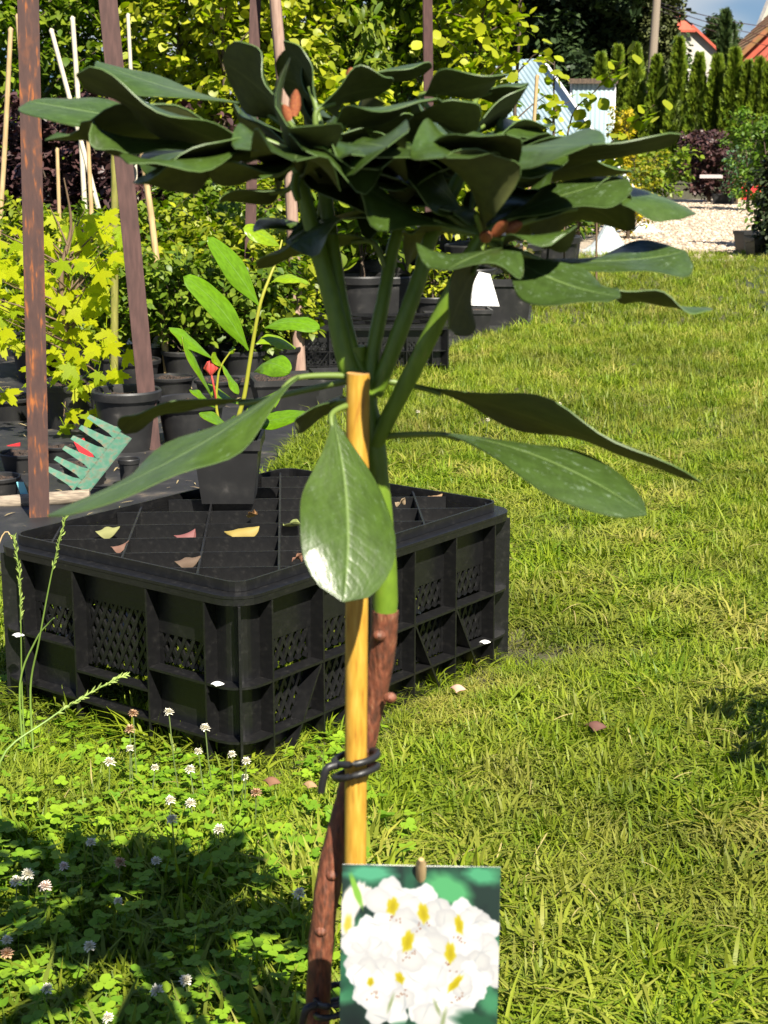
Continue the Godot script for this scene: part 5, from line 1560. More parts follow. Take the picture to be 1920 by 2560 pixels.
# ---------------------------------------------------------------- the rhododendron in front
func build_rhododendron() -> void:
	rng.seed = 77
	var foot := Vector3(-0.039, 0, -0.9)
	var o := thing("rhododendron", "young grafted rhododendron with large leathery dark leaves, nearest to the camera", "plant", foot)
	add_pot(o, 0.11, 0.17)
	part(o, "stem", pipe([Vector3(-0.0481, 0.1040, -0.9050), Vector3(-0.0419, 0.2312, -0.9050), Vector3(-0.0396, 0.2962, -0.9050), Vector3(-0.0355, 0.3464, -0.9050), Vector3(-0.0275, 0.3906, -0.9100), Vector3(-0.0178, 0.4255, -0.9120), Vector3(-0.0089, 0.4639, -0.9100), Vector3(-0.0023, 0.4997, -0.9060), Vector3(0.0000, 0.5199, -0.9030), Vector3(0.0007, 0.5334, -0.9020)].map(func(p): return p - foot), 0.0078, 0.0077, 12, 0.06), M.rhbark)
	part(o, "green_stem", pipe([Vector3(0.0007, 0.5298, -0.9020), Vector3(0.0005, 0.5588, -0.9000), Vector3(-0.0023, 0.5915, -0.9000), Vector3(-0.0056, 0.6259, -0.9000), Vector3(-0.0100, 0.6507, -0.9000), Vector3(-0.0122, 0.6664, -0.9000)].map(func(p): return p - foot), 0.0071, 0.0068, 12, 0.03), M.rhgreen)
	# knots on the bark
	for q in [Vector3(0.0035, 0.4821, -0.8970), Vector3(-0.0027, 0.5200, -0.8950), Vector3(-0.0128, 0.4478, -0.9000), Vector3(-0.0309, 0.3696, -0.9000), Vector3(-0.0375, 0.3343, -0.8980)]:
		var kb := MB.new()
		var rws := []
		for a in 6:
			var row := []
			for c in 11:
				var g := TAU * c / 10.0
				var t := a / 5.0
				row.append(Vector3(cos(g) * 0.004 * t, sin(g) * 0.0035 * t, 0.0028 * (1.0 - t * t)))
			rws.append(row)
		kb.sheet(rws, Vector3(0, 0, 1))
		part(o, "bud_scar", kb.mesh(), M.rhgreen if q.y > 0.55 else M.rhbark).position = q - foot
	var br := [
		[[Vector3(-0.0122, 0.6642, -0.9000), Vector3(-0.0203, 0.6753, -0.9000), Vector3(-0.0269, 0.7034, -0.9050), Vector3(-0.0352, 0.7336, -0.9100), Vector3(-0.0422, 0.7593, -0.9150), Vector3(-0.0466, 0.7807, -0.9200)], 0.0058, 0.0042],
		[[Vector3(-0.0122, 0.6661, -0.9020), Vector3(-0.0177, 0.6814, -0.9040), Vector3(-0.0239, 0.7073, -0.9100), Vector3(-0.0293, 0.7417, -0.9200), Vector3(-0.0328, 0.7676, -0.9250), Vector3(-0.0342, 0.7849, -0.9300)], 0.0050, 0.0038],
		[[Vector3(-0.0077, 0.6642, -0.9000), Vector3(-0.0062, 0.6813, -0.9050), Vector3(-0.0009, 0.7073, -0.9100), Vector3(0.0040, 0.7329, -0.9200), Vector3(0.0089, 0.7501, -0.9250), Vector3(0.0156, 0.7674, -0.9300)], 0.0042, 0.0034],
		[[Vector3(-0.0055, 0.6586, -0.9000), Vector3(0.0000, 0.6708, -0.9000), Vector3(0.0110, 0.6996, -0.9000), Vector3(0.0197, 0.7231, -0.9050), Vector3(0.0252, 0.7423, -0.9100), Vector3(0.0375, 0.7678, -0.9200), Vector3(0.0488, 0.7870, -0.9300)], 0.0048, 0.0038],
		[[Vector3(-0.0078, 0.6259, -0.9000), Vector3(-0.0011, 0.6392, -0.8950), Vector3(0.0152, 0.6730, -0.8850), Vector3(0.0309, 0.7066, -0.8750), Vector3(0.0431, 0.7323, -0.8700), Vector3(0.0514, 0.7459, -0.8700)], 0.0050, 0.0042],
		[[Vector3(-0.0134, 0.6634, -0.9050), Vector3(-0.0151, 0.6746, -0.9050), Vector3(-0.0155, 0.6846, -0.9050)], 0.0062, 0.0055]]
	for q in br: part(o, "branch", pipe(q[0].map(func(p): return p - foot), q[1], q[2], 10, 0.05), M.rhgreen)
	# whorls: where the leaf stalks start
	var W := {a = Vector3(-0.0456, 0.7855, -0.9200), b = Vector3(0.0499, 0.7881, -0.9300), c = Vector3(0.0520, 0.7465, -0.8700), d = Vector3(-0.0328, 0.7853, -0.9300), e = Vector3(0.0156, 0.7674, -0.9300), s1 = Vector3(-0.0122, 0.6675, -0.9000), s2 = Vector3(-0.0078, 0.6338, -0.9000), s3 = Vector3(-0.0121, 0.6543, -0.8920), m1 = Vector3(0.0018, 0.7200, -0.9150)}
	var lv := [
		["a", [Vector3(-0.0654, 0.7879, -0.9000), Vector3(-0.1114, 0.8060, -0.8700), Vector3(-0.1561, 0.8284, -0.8600), Vector3(0.2264, 0.8920, -0.3913), 0.0260, 0.10, 0.0030, 0]],
		["a", [Vector3(-0.1014, 0.8000, -0.9700), Vector3(-0.1783, 0.8123, -0.9900), Vector3(-0.2101, 0.8175, -1.0000), Vector3(0.0625, 0.9437, 0.3248), 0.0250, 0.15, 0.0010, 1]],
		["a", [Vector3(-0.0700, 0.7979, -0.9200), Vector3(-0.1255, 0.7968, -0.9100), Vector3(-0.1813, 0.7958, -0.9000), Vector3(-0.0530, 0.9794, -0.1950), 0.0250, -0.25, 0.0030, 0]],
		["a", [Vector3(-0.0771, 0.7954, -0.9000), Vector3(-0.1318, 0.7969, -0.8800), Vector3(-0.1502, 0.8060, -0.8700), Vector3(0.1896, 0.9748, 0.1175), 0.0200, 0.50, 0.0020, 0]],
		["a", [Vector3(-0.0573, 0.7872, -0.8900), Vector3(-0.0892, 0.7872, -0.8500), Vector3(-0.1260, 0.7753, -0.8400), Vector3(-0.3352, 0.9097, -0.2450), 0.0260, 0.25, 0.0020, 0]],
		["d", [Vector3(-0.0742, 0.8154, -0.9800), Vector3(-0.1290, 0.8256, -1.0300), Vector3(-0.1796, 0.8428, -1.0600), Vector3(0.1409, 0.9786, 0.1496), 0.0220, 0.20, 0.0010, 1]],
		["a", [Vector3(-0.0490, 0.8026, -0.9300), Vector3(-0.0669, 0.8214, -0.9500), Vector3(-0.0922, 0.8400, -0.9700), Vector3(0.7837, 0.4688, -0.4075), 0.0250, 0.10, 0.0020, 0]],
		["a", [Vector3(-0.0461, 0.7858, -0.9000), Vector3(-0.0466, 0.7961, -0.8450), Vector3(-0.0452, 0.8022, -0.8000), Vector3(0.5974, 0.7904, -0.1355), 0.0240, -0.55, 0.0040, 0]],
		["d", [Vector3(-0.0378, 0.8149, -0.9500), Vector3(-0.0435, 0.8326, -0.9600), Vector3(-0.0569, 0.8497, -0.9700), Vector3(0.9001, 0.3361, -0.2772), 0.0140, 0.20, 0.0010, 0]],
		["d", [Vector3(-0.0360, 0.8083, -0.9500), Vector3(-0.0440, 0.8230, -0.9800), Vector3(-0.0627, 0.8324, -1.0000), Vector3(0.8421, 0.4966, -0.2105), 0.0240, 0.10, 0.0020, 0]],
		["d", [Vector3(-0.0375, 0.8118, -0.9300), Vector3(-0.0178, 0.8212, -0.9400), Vector3(0.0027, 0.8236, -0.9500), Vector3(-0.3939, 0.8778, -0.2726), 0.0250, 0.10, 0.0020, 0]],
		["d", [Vector3(-0.0295, 0.8008, -0.9000), Vector3(-0.0021, 0.8098, -0.8800), Vector3(0.0275, 0.8166, -0.8600), Vector3(-0.1533, 0.9740, -0.1667), 0.0240, 0.10, 0.0020, 1]],
		["e", [Vector3(-0.0229, 0.8263, -0.9700), Vector3(0.0023, 0.8346, -0.9900), Vector3(0.0283, 0.8372, -1.0000), Vector3(-0.2747, 0.9535, -0.1238), 0.0200, 0.20, 0.0010, 0]],
		["b", [Vector3(0.0202, 0.8201, -0.9500), Vector3(0.0439, 0.8231, -0.9300), Vector3(0.0677, 0.8304, -0.9200), Vector3(-0.0988, 0.9787, -0.1798), 0.0240, 0.00, 0.0020, 1]],
		["b", [Vector3(0.0539, 0.8196, -0.9900), Vector3(0.0661, 0.8253, -1.0000), Vector3(0.0819, 0.8237, -1.0100), Vector3(-0.2364, 0.9624, -0.1338), 0.0200, 0.20, 0.0010, 0]],
		["b", [Vector3(0.0502, 0.7996, -0.9600), Vector3(0.0639, 0.8100, -0.9800), Vector3(0.0786, 0.8166, -1.0000), Vector3(-0.6899, 0.6978, -0.1924), 0.0220, 0.10, 0.0010, 0]],
		["b", [Vector3(0.0470, 0.7957, -0.9200), Vector3(0.0320, 0.8052, -0.9000), Vector3(0.0158, 0.8086, -0.8900), Vector3(0.1601, 0.9563, -0.2445), 0.0250, 0.00, 0.0020, 0]],
		["b", [Vector3(0.0521, 0.7881, -0.9300), Vector3(0.1063, 0.7877, -0.9100), Vector3(0.1589, 0.7987, -0.9000), Vector3(-0.0003, 0.9430, -0.3327), 0.0250, 0.10, 0.0020, 0]],
		["b", [Vector3(0.0549, 0.7906, -0.9600), Vector3(0.0895, 0.7938, -0.9900), Vector3(0.1274, 0.7948, -1.0200), Vector3(0.0023, 0.9974, 0.0718), 0.0200, 0.20, 0.0010, 1]],
		["b", [Vector3(0.0545, 0.7757, -0.9500), Vector3(0.0964, 0.7727, -0.9600), Vector3(0.1437, 0.7774, -0.9700), Vector3(-0.0648, 0.9771, -0.2028), 0.0240, -0.20, 0.0030, 0]],
		["c", [Vector3(0.0610, 0.7545, -0.8750), Vector3(0.0933, 0.7665, -0.8850), Vector3(0.1313, 0.7753, -0.9000), Vector3(-0.1911, 0.9489, 0.2512), 0.0260, 0.20, 0.0010, 2]],
		["c", [Vector3(0.0940, 0.7594, -0.8900), Vector3(0.1389, 0.7661, -0.9200), Vector3(0.1743, 0.7554, -0.9300), Vector3(0.1392, 0.9735, 0.1812), 0.0230, 0.25, 0.0020, 1]],
		["c", [Vector3(0.0596, 0.7510, -0.8850), Vector3(0.0875, 0.7553, -0.9100), Vector3(0.1165, 0.7604, -0.9300), Vector3(-0.3518, 0.9003, -0.2564), 0.0240, 0.20, 0.0010, 0]],
		["c", [Vector3(0.0601, 0.7471, -0.8600), Vector3(0.0749, 0.7487, -0.8400), Vector3(0.0905, 0.7515, -0.8200), Vector3(-0.1559, 0.9877, 0.0093), 0.0200, 0.30, 0.0030, 1]],
		["c", [Vector3(0.0613, 0.7393, -0.8600), Vector3(0.0886, 0.7263, -0.8300), Vector3(0.1172, 0.7205, -0.8150), Vector3(0.0821, 0.9519, 0.2952), 0.0270, 0.15, 0.0020, 2]],
		["c", [Vector3(0.0796, 0.7329, -0.8900), Vector3(0.1313, 0.7314, -0.9050), Vector3(0.1675, 0.7355, -0.9200), Vector3(0.0554, 0.9678, 0.2457), 0.0260, 0.20, 0.0020, 2]],
		["c", [Vector3(0.1140, 0.7208, -0.8700), Vector3(0.1477, 0.7099, -0.8800), Vector3(0.1750, 0.7072, -0.8900), Vector3(0.1357, 0.9606, -0.2425), 0.0200, 0.10, 0.0020, 1]],
		["c", [Vector3(0.0622, 0.7414, -0.8650), Vector3(0.0456, 0.7402, -0.8200), Vector3(0.0302, 0.7355, -0.7900), Vector3(-0.0539, 0.9970, 0.0554), 0.0260, 0.10, 0.0030, 2]],
		["c", [Vector3(0.0488, 0.7372, -0.8600), Vector3(0.0400, 0.7190, -0.8450), Vector3(0.0330, 0.7027, -0.8350), Vector3(-0.9181, 0.1575, -0.3637), 0.0250, 0.20, 0.0010, 0]],
		["c", [Vector3(0.0356, 0.7519, -0.8700), Vector3(-0.0061, 0.7708, -0.8450), Vector3(-0.0272, 0.7996, -0.8300), Vector3(0.6702, 0.7151, 0.1988), 0.0240, 0.20, 0.0020, 1]],
		["c", [Vector3(0.0276, 0.7617, -0.8850), Vector3(0.0149, 0.7730, -0.8900), Vector3(-0.0032, 0.7841, -0.9000), Vector3(0.5071, 0.8368, 0.2064), 0.0220, 0.20, 0.0010, 1]],
		["b", [Vector3(0.0451, 0.7548, -0.8850), Vector3(0.0272, 0.7735, -0.8750), Vector3(0.0048, 0.7903, -0.8700), Vector3(0.6906, 0.6587, 0.2986), 0.0260, 0.20, 0.0010, 0]],
		["c", [Vector3(0.0507, 0.7516, -0.8600), Vector3(0.0432, 0.7726, -0.8400), Vector3(0.0242, 0.7882, -0.8200), Vector3(0.7113, 0.6853, -0.1561), 0.0240, -0.45, 0.0040, 1]],
		["d", [Vector3(-0.0400, 0.7443, -0.9500), Vector3(-0.0559, 0.7494, -0.9600), Vector3(-0.0732, 0.7505, -0.9700), Vector3(0.1001, 0.9852, 0.1392), 0.0200, 0.30, 0.0010, 1]],
		["a", [Vector3(-0.0590, 0.7774, -0.9500), Vector3(-0.0800, 0.7752, -0.9700), Vector3(-0.0993, 0.7754, -0.9800), Vector3(-0.1446, 0.9815, 0.1258), 0.0180, 0.20, 0.0010, 1]],
		["a", [Vector3(-0.0534, 0.7696, -0.9300), Vector3(-0.0721, 0.7667, -0.9400), Vector3(-0.0907, 0.7618, -0.9500), Vector3(-0.1184, 0.9796, -0.1621), 0.0200, 0.20, 0.0010, 0]],
		["m1", [Vector3(-0.0067, 0.7412, -0.9200), Vector3(-0.0381, 0.7415, -0.9300), Vector3(-0.0717, 0.7242, -0.9400), Vector3(-0.1696, 0.9511, -0.2583), 0.0230, 0.20, 0.0010, 0]],
		["a", [Vector3(-0.0412, 0.7848, -0.9100), Vector3(-0.0232, 0.7713, -0.8800), Vector3(-0.0041, 0.7567, -0.8600), Vector3(0.5060, 0.8561, 0.1051), 0.0240, 0.20, 0.0010, 0]],
		["d", [Vector3(-0.0310, 0.7875, -0.9300), Vector3(-0.0136, 0.7879, -0.9500), Vector3(0.0069, 0.7842, -0.9700), Vector3(-0.1128, 0.9760, -0.1865), 0.0240, 0.10, 0.0010, 0]],
		["d", [Vector3(-0.0321, 0.7968, -0.9300), Vector3(-0.0068, 0.8000, -0.9600), Vector3(0.0233, 0.7966, -0.9800), Vector3(-0.1853, 0.9603, -0.2086), 0.0250, 0.10, 0.0010, 0]],
		["e", [Vector3(0.0167, 0.7696, -0.9300), Vector3(0.0318, 0.7779, -0.9500), Vector3(0.0486, 0.7797, -0.9700), Vector3(-0.5235, 0.8257, -0.2103), 0.0250, 0.10, 0.0010, 0]],
		["e", [Vector3(0.0156, 0.7674, -0.9300), Vector3(0.0091, 0.7801, -0.9500), Vector3(-0.0069, 0.7887, -0.9700), Vector3(0.8245, 0.5370, -0.1784), 0.0250, 0.10, 0.0010, 0]],
		["c", [Vector3(0.0490, 0.7523, -0.8850), Vector3(0.0325, 0.7493, -0.9000), Vector3(0.0110, 0.7445, -0.9100), Vector3(-0.0736, 0.9781, -0.1947), 0.0220, 0.10, 0.0010, 0]],
		["b", [Vector3(0.0493, 0.7847, -0.9400), Vector3(0.0660, 0.7690, -0.9500), Vector3(0.0875, 0.7596, -0.9600), Vector3(0.4340, 0.8640, -0.2554), 0.0240, 0.10, 0.0010, 0]],
		["d", [Vector3(-0.0430, 0.7879, -0.9500), Vector3(-0.0630, 0.7988, -1.0200), Vector3(-0.0923, 0.8062, -1.0800), Vector3(0.5845, 0.8042, -0.1077), 0.0250, 0.10, 0.0020, 0]],
		["d", [Vector3(-0.0294, 0.7890, -0.9500), Vector3(-0.0218, 0.7988, -1.0200), Vector3(-0.0103, 0.8062, -1.0800), Vector3(-0.7750, 0.6312, -0.0305), 0.0250, 0.10, 0.0020, 0]],
		["d", [Vector3(-0.0335, 0.7890, -0.9500), Vector3(-0.0380, 0.7988, -1.0000), Vector3(-0.0508, 0.8079, -1.0700), Vector3(0.9409, 0.3281, -0.0836), 0.0250, 0.10, 0.0020, 0]],
		["a", [Vector3(-0.0483, 0.7843, -0.9000), Vector3(-0.0657, 0.7824, -0.8600), Vector3(-0.0832, 0.7854, -0.8400), Vector3(-0.1562, 0.9818, -0.1078), 0.0240, 0.20, 0.0020, 0]],
		["b", [Vector3(0.0475, 0.7901, -0.9500), Vector3(0.0380, 0.7977, -1.0000), Vector3(0.0252, 0.8029, -1.0600), Vector3(0.6357, 0.7710, -0.0390), 0.0250, 0.10, 0.0020, 0]],
		["b", [Vector3(0.0560, 0.7911, -0.9600), Vector3(0.0728, 0.7972, -1.0200), Vector3(0.0988, 0.8000, -1.0800), Vector3(-0.4075, 0.9099, -0.0778), 0.0240, 0.10, 0.0020, 0]],
		["b", [Vector3(0.0466, 0.7869, -0.9100), Vector3(0.0374, 0.7848, -0.8700), Vector3(0.0265, 0.7801, -0.8400), Vector3(-0.2658, 0.9639, 0.0177), 0.0240, 0.20, 0.0020, 1]],
		["c", [Vector3(0.0574, 0.7483, -0.9000), Vector3(0.0692, 0.7517, -0.9600), Vector3(0.0857, 0.7547, -1.0200), Vector3(-0.3818, 0.9233, -0.0407), 0.0240, 0.20, 0.0020, 0]],
		["c", [Vector3(0.0498, 0.7483, -0.9000), Vector3(0.0438, 0.7517, -0.9600), Vector3(0.0318, 0.7583, -1.0200), Vector3(0.7323, 0.6789, -0.0534), 0.0250, 0.10, 0.0020, 0]],
		["e", [Vector3(0.0132, 0.7682, -0.9200), Vector3(0.0000, 0.7741, -0.8900), Vector3(-0.0164, 0.7768, -0.8600), Vector3(0.0617, 0.9920, -0.1106), 0.0240, 0.20, 0.0020, 0]],
		["e", [Vector3(0.0176, 0.7667, -0.9200), Vector3(0.0267, 0.7636, -0.8900), Vector3(0.0351, 0.7598, -0.8600), Vector3(0.2869, 0.9576, 0.0275), 0.0230, 0.20, 0.0020, 0]],
		["d", [Vector3(-0.0285, 0.7872, -0.9200), Vector3(-0.0084, 0.7816, -0.8800), Vector3(0.0081, 0.7762, -0.8500), Vector3(0.4686, 0.8768, -0.1082), 0.0240, 0.20, 0.0020, 0]],
		["a", [Vector3(-0.0466, 0.7870, -0.9300), Vector3(-0.0630, 0.7932, -0.9800), Vector3(-0.0789, 0.8072, -1.0400), Vector3(0.7848, 0.6081, -0.1196), 0.0250, 0.10, 0.0020, 0]],
		["b", [Vector3(0.0505, 0.7861, -0.9200), Vector3(0.0709, 0.7833, -0.9000), Vector3(0.0924, 0.7816, -0.8800), Vector3(0.0275, 0.9961, 0.0840), 0.0240, 0.10, 0.0030, 1]],
		["a", [Vector3(-0.0523, 0.7868, -0.9097), Vector3(-0.0869, 0.7868, -0.8528), Vector3(-0.1216, 0.7854, -0.7959), Vector3(-0.1065, 0.9929, -0.0530), 0.0218, 0.08, 0.0027, 1]],
		["a", [Vector3(-0.0456, 0.7871, -0.9080), Vector3(-0.0433, 0.7893, -0.8391), Vector3(-0.0409, 0.7870, -0.7701), Vector3(0.0579, 0.9983, -0.0009), 0.0230, 0.12, 0.0041, 0]],
		["a", [Vector3(-0.0418, 0.7870, -0.9088), Vector3(-0.0218, 0.7881, -0.8567), Vector3(-0.0019, 0.7825, -0.8046), Vector3(-0.2221, 0.9668, 0.1267), 0.0252, 0.14, 0.0048, 1]],
		["a", [Vector3(-0.0414, 0.7871, -0.9311), Vector3(-0.0149, 0.7890, -0.9944), Vector3(0.0117, 0.7928, -1.0578), Vector3(0.0054, 0.9989, 0.0471), 0.0240, 0.23, 0.0047, 1]],
		["a", [Vector3(-0.0463, 0.7876, -0.9320), Vector3(-0.0474, 0.7916, -0.9910), Vector3(-0.0485, 0.7882, -1.0501), Vector3(-0.1405, 0.9901, 0.0078), 0.0212, 0.28, 0.0060, 0]],
		["a", [Vector3(-0.0504, 0.7868, -0.9312), Vector3(-0.0710, 0.7873, -0.9846), Vector3(-0.0917, 0.7846, -1.0381), Vector3(-0.3146, 0.9438, 0.1018), 0.0216, 0.32, 0.0025, 1]],
		["a", [Vector3(-0.0554, 0.7871, -0.9276), Vector3(-0.0996, 0.7886, -0.9636), Vector3(-0.1439, 0.7868, -0.9996), Vector3(-0.1071, 0.9860, 0.1275), 0.0214, 0.22, 0.0026, 0]],
		["d", [Vector3(-0.0359, 0.7881, -0.9184), Vector3(-0.0498, 0.7911, -0.8666), Vector3(-0.0637, 0.7915, -0.8149), Vector3(0.2618, 0.9643, 0.0389), 0.0229, 0.15, 0.0028, 1]],
		["d", [Vector3(-0.0300, 0.7885, -0.9183), Vector3(-0.0145, 0.7938, -0.8552), Vector3(0.0010, 0.7928, -0.7921), Vector3(-0.2459, 0.9689, 0.0268), 0.0233, 0.23, 0.0049, 0]],
		["d", [Vector3(-0.0251, 0.7876, -0.9392), Vector3(0.0194, 0.7881, -0.9920), Vector3(0.0638, 0.7845, -1.0447), Vector3(0.0115, 0.9997, -0.0198), 0.0214, 0.18, 0.0024, 0]],
		["d", [Vector3(-0.0299, 0.7884, -0.9416), Vector3(-0.0161, 0.7928, -0.9972), Vector3(-0.0023, 0.7929, -1.0528), Vector3(-0.0209, 0.9992, 0.0350), 0.0219, 0.16, 0.0039, 1]],
		["d", [Vector3(-0.0349, 0.7884, -0.9418), Vector3(-0.0455, 0.7932, -1.0013), Vector3(-0.0561, 0.7934, -1.0607), Vector3(-0.1865, 0.9796, 0.0743), 0.0218, 0.26, 0.0059, 1]],
		["d", [Vector3(-0.0410, 0.7878, -0.9388), Vector3(-0.0812, 0.7893, -0.9820), Vector3(-0.1213, 0.7836, -1.0253), Vector3(-0.0012, 0.9989, -0.0467), 0.0226, 0.19, 0.0031, 0]],
		["b", [Vector3(0.0446, 0.7900, -0.9193), Vector3(0.0142, 0.7919, -0.8603), Vector3(-0.0161, 0.7897, -0.8012), Vector3(0.1553, 0.9845, 0.0820), 0.0249, 0.32, 0.0025, 0]],
		["b", [Vector3(0.0483, 0.7898, -0.9181), Vector3(0.0385, 0.7908, -0.8527), Vector3(0.0287, 0.7884, -0.7873), Vector3(0.3220, 0.9449, 0.0584), 0.0221, 0.16, 0.0040, 1]],
		["b", [Vector3(0.0547, 0.7901, -0.9189), Vector3(0.0773, 0.7925, -0.8655), Vector3(0.1000, 0.7940, -0.8122), Vector3(-0.1779, 0.9832, 0.0399), 0.0241, 0.18, 0.0026, 1]],
		["b", [Vector3(0.0561, 0.7907, -0.9404), Vector3(0.0850, 0.7959, -0.9906), Vector3(0.1139, 0.7951, -1.0409), Vector3(0.1896, 0.9702, 0.1510), 0.0212, 0.09, 0.0033, 1]],
		["b", [Vector3(0.0526, 0.7904, -0.9417), Vector3(0.0639, 0.7940, -0.9954), Vector3(0.0753, 0.7937, -1.0491), Vector3(0.1631, 0.9845, 0.0643), 0.0227, 0.12, 0.0036, 0]],
		["b", [Vector3(0.0466, 0.7904, -0.9415), Vector3(0.0302, 0.7941, -0.9960), Vector3(0.0138, 0.7926, -1.0505), Vector3(-0.1907, 0.9786, 0.0769), 0.0248, 0.29, 0.0035, 1]],
		["b", [Vector3(0.0431, 0.7897, -0.9398), Vector3(0.0069, 0.7903, -0.9911), Vector3(-0.0292, 0.7873, -1.0423), Vector3(0.1639, 0.9766, -0.1392), 0.0227, 0.26, 0.0050, 1]],
		["c", [Vector3(0.0550, 0.7504, -0.8817), Vector3(0.0666, 0.7660, -0.9337), Vector3(0.0781, 0.7520, -0.9857), Vector3(0.1320, 0.9903, 0.0440), 0.0241, 0.11, 0.0059, 0]],
		["c", [Vector3(0.0490, 0.7475, -0.8815), Vector3(0.0336, 0.7503, -0.9339), Vector3(0.0181, 0.7266, -0.9862), Vector3(-0.3734, 0.9247, -0.0747), 0.0227, 0.23, 0.0036, 1]],
		["c", [Vector3(0.0450, 0.7504, -0.8794), Vector3(0.0170, 0.7635, -0.9151), Vector3(-0.0110, 0.7576, -0.9507), Vector3(0.0171, 0.9960, 0.0881), 0.0252, 0.29, 0.0055, 0]],
		["c", [Vector3(0.0619, 0.7501, -0.8774), Vector3(0.0992, 0.7627, -0.9066), Vector3(0.1365, 0.7459, -0.9358), Vector3(-0.1333, 0.9617, -0.2396), 0.0251, 0.31, 0.0053, 0]],
		["c", [Vector3(0.0416, 0.7491, -0.8752), Vector3(-0.0065, 0.7587, -0.8980), Vector3(-0.0545, 0.7407, -0.9209), Vector3(-0.1520, 0.9783, 0.1410), 0.0228, 0.24, 0.0036, 0]],
		["e", [Vector3(0.0110, 0.7721, -0.9189), Vector3(-0.0134, 0.7852, -0.8599), Vector3(-0.0378, 0.7912, -0.8008), Vector3(0.0652, 0.9889, -0.1332), 0.0232, 0.23, 0.0051, 0]],
		["e", [Vector3(0.0193, 0.7727, -0.9186), Vector3(0.0385, 0.7889, -0.8588), Vector3(0.0578, 0.7990, -0.7990), Vector3(-0.0054, 0.9771, -0.2126), 0.0222, 0.28, 0.0024, 0]],
		["e", [Vector3(0.0222, 0.7726, -0.9400), Vector3(0.0549, 0.7875, -0.9900), Vector3(0.0877, 0.7981, -1.0399), Vector3(0.0820, 0.9514, 0.2968), 0.0223, 0.14, 0.0030, 0]],
		["e", [Vector3(0.0153, 0.7726, -0.9420), Vector3(0.0139, 0.7888, -1.0074), Vector3(0.0124, 0.8042, -1.0728), Vector3(0.1995, 0.9534, 0.2263), 0.0254, 0.19, 0.0047, 1]],
		["e", [Vector3(0.0130, 0.7718, -0.9417), Vector3(0.0004, 0.7824, -0.9992), Vector3(-0.0122, 0.7894, -1.0567), Vector3(0.1454, 0.9823, 0.1182), 0.0239, 0.35, 0.0030, 1]],
		["e", [Vector3(0.0078, 0.7726, -0.9392), Vector3(-0.0315, 0.7878, -0.9857), Vector3(-0.0708, 0.7987, -1.0322), Vector3(0.2768, 0.9603, 0.0355), 0.0214, 0.10, 0.0034, 1]],
		["s3", [Vector3(-0.0280, 0.6519, -0.8720), Vector3(-0.0192, 0.6087, -0.8350), Vector3(-0.0207, 0.5678, -0.8000), Vector3(0.3653, 0.6235, 0.6913), 0.0275, 0.15, 0.0010, 1]],
		["s1", [Vector3(-0.0474, 0.6704, -0.8850), Vector3(-0.1010, 0.6394, -0.8300), Vector3(-0.1687, 0.6126, -0.8000), Vector3(-0.3392, 0.9291, 0.1474), 0.0250, 0.25, 0.0020, 1]],
		["s1", [Vector3(-0.0733, 0.6504, -0.9300), Vector3(-0.1279, 0.6408, -0.9600), Vector3(-0.1557, 0.6233, -0.9700), Vector3(-0.1361, 0.9277, -0.3477), 0.0190, 0.10, 0.0010, 1]],
		["s1", [Vector3(0.0210, 0.6628, -0.9000), Vector3(0.0904, 0.6470, -0.8700), Vector3(0.1678, 0.6194, -0.8500), Vector3(0.3805, 0.8398, -0.3872), 0.0250, 0.10, 0.0020, 1]],
		["s2", [Vector3(0.0316, 0.6402, -0.8800), Vector3(0.0835, 0.6337, -0.8400), Vector3(0.1331, 0.6107, -0.8100), Vector3(0.1348, 0.9678, 0.2126), 0.0270, 0.20, 0.0010, 2]],
		["s3", [Vector3(-0.0247, 0.6536, -0.9100), Vector3(-0.0367, 0.6469, -0.9300), Vector3(-0.0475, 0.6295, -0.9400), Vector3(-0.5158, 0.8153, -0.2632), 0.0200, 0.20, 0.0010, 0]]]
	for k in lv.size():
		var s: Array = lv[k][1]
		var from: Vector3 = W[lv[k][0]] - foot
		for j in 3: s[j] -= foot
		var d: Vector3 = (s[1] - s[0]).normalized()
		var lf := part(o, "leaf", thick_leaf(s, M["rh%d" % s[7]], M.under, M.edge))
		if from.distance_to(s[0]) > 0.004:
			part(lf, "petiole", pipe([from, from.lerp(s[0], 0.5) - d * 0.002, s[0] - s[3] * 0.0008, s[0] + d * 0.012 - s[3] * 0.0012], 0.0021, 0.0013, 7), M.petiole)
		else:
			part(lf, "petiole", pipe([from, s[0], s[0] + d * 0.012 - s[3] * 0.0012], 0.0021, 0.0013, 7), M.petiole)
	# buds
	for q in [[Vector3(0.0572, 0.7483, -0.8600), Vector3(0.5, 0.6, 0.6), 0.012], [Vector3(0.0526, 0.7458, -0.8550), Vector3(-0.1, 0.5, 0.8), 0.008], [Vector3(0.0627, 0.7501, -0.8620), Vector3(0.9, 0.4, 0.2), 0.010], [Vector3(-0.0483, 0.8084, -0.9050), Vector3(0.1, 1, 0.1), 0.014], [Vector3(-0.0508, 0.8062, -0.9000), Vector3(-0.3, 0.8, 0.3), 0.009], [Vector3(0.0296, 0.7925, -0.9000), Vector3(-0.6, 0.3, 0.4), 0.008], [Vector3(-0.0188, 0.8299, -0.9700), Vector3(0.0, 1, 0.0), 0.006]]:
		var d: Vector3 = q[1].normalized()
		var l: float = q[2]
		var bm := MB.new()
		bm.tube([Vector3.ZERO, d * l * 0.2, d * l * 0.45, d * l * 0.75, d * l * 0.95, d * l], [0.0018, 0.0029, 0.0034, 0.0027, 0.0012, 0.0003], 9, false)
		part(o, "bud", bm.mesh(), M.bud_orange).position = q[0] - foot
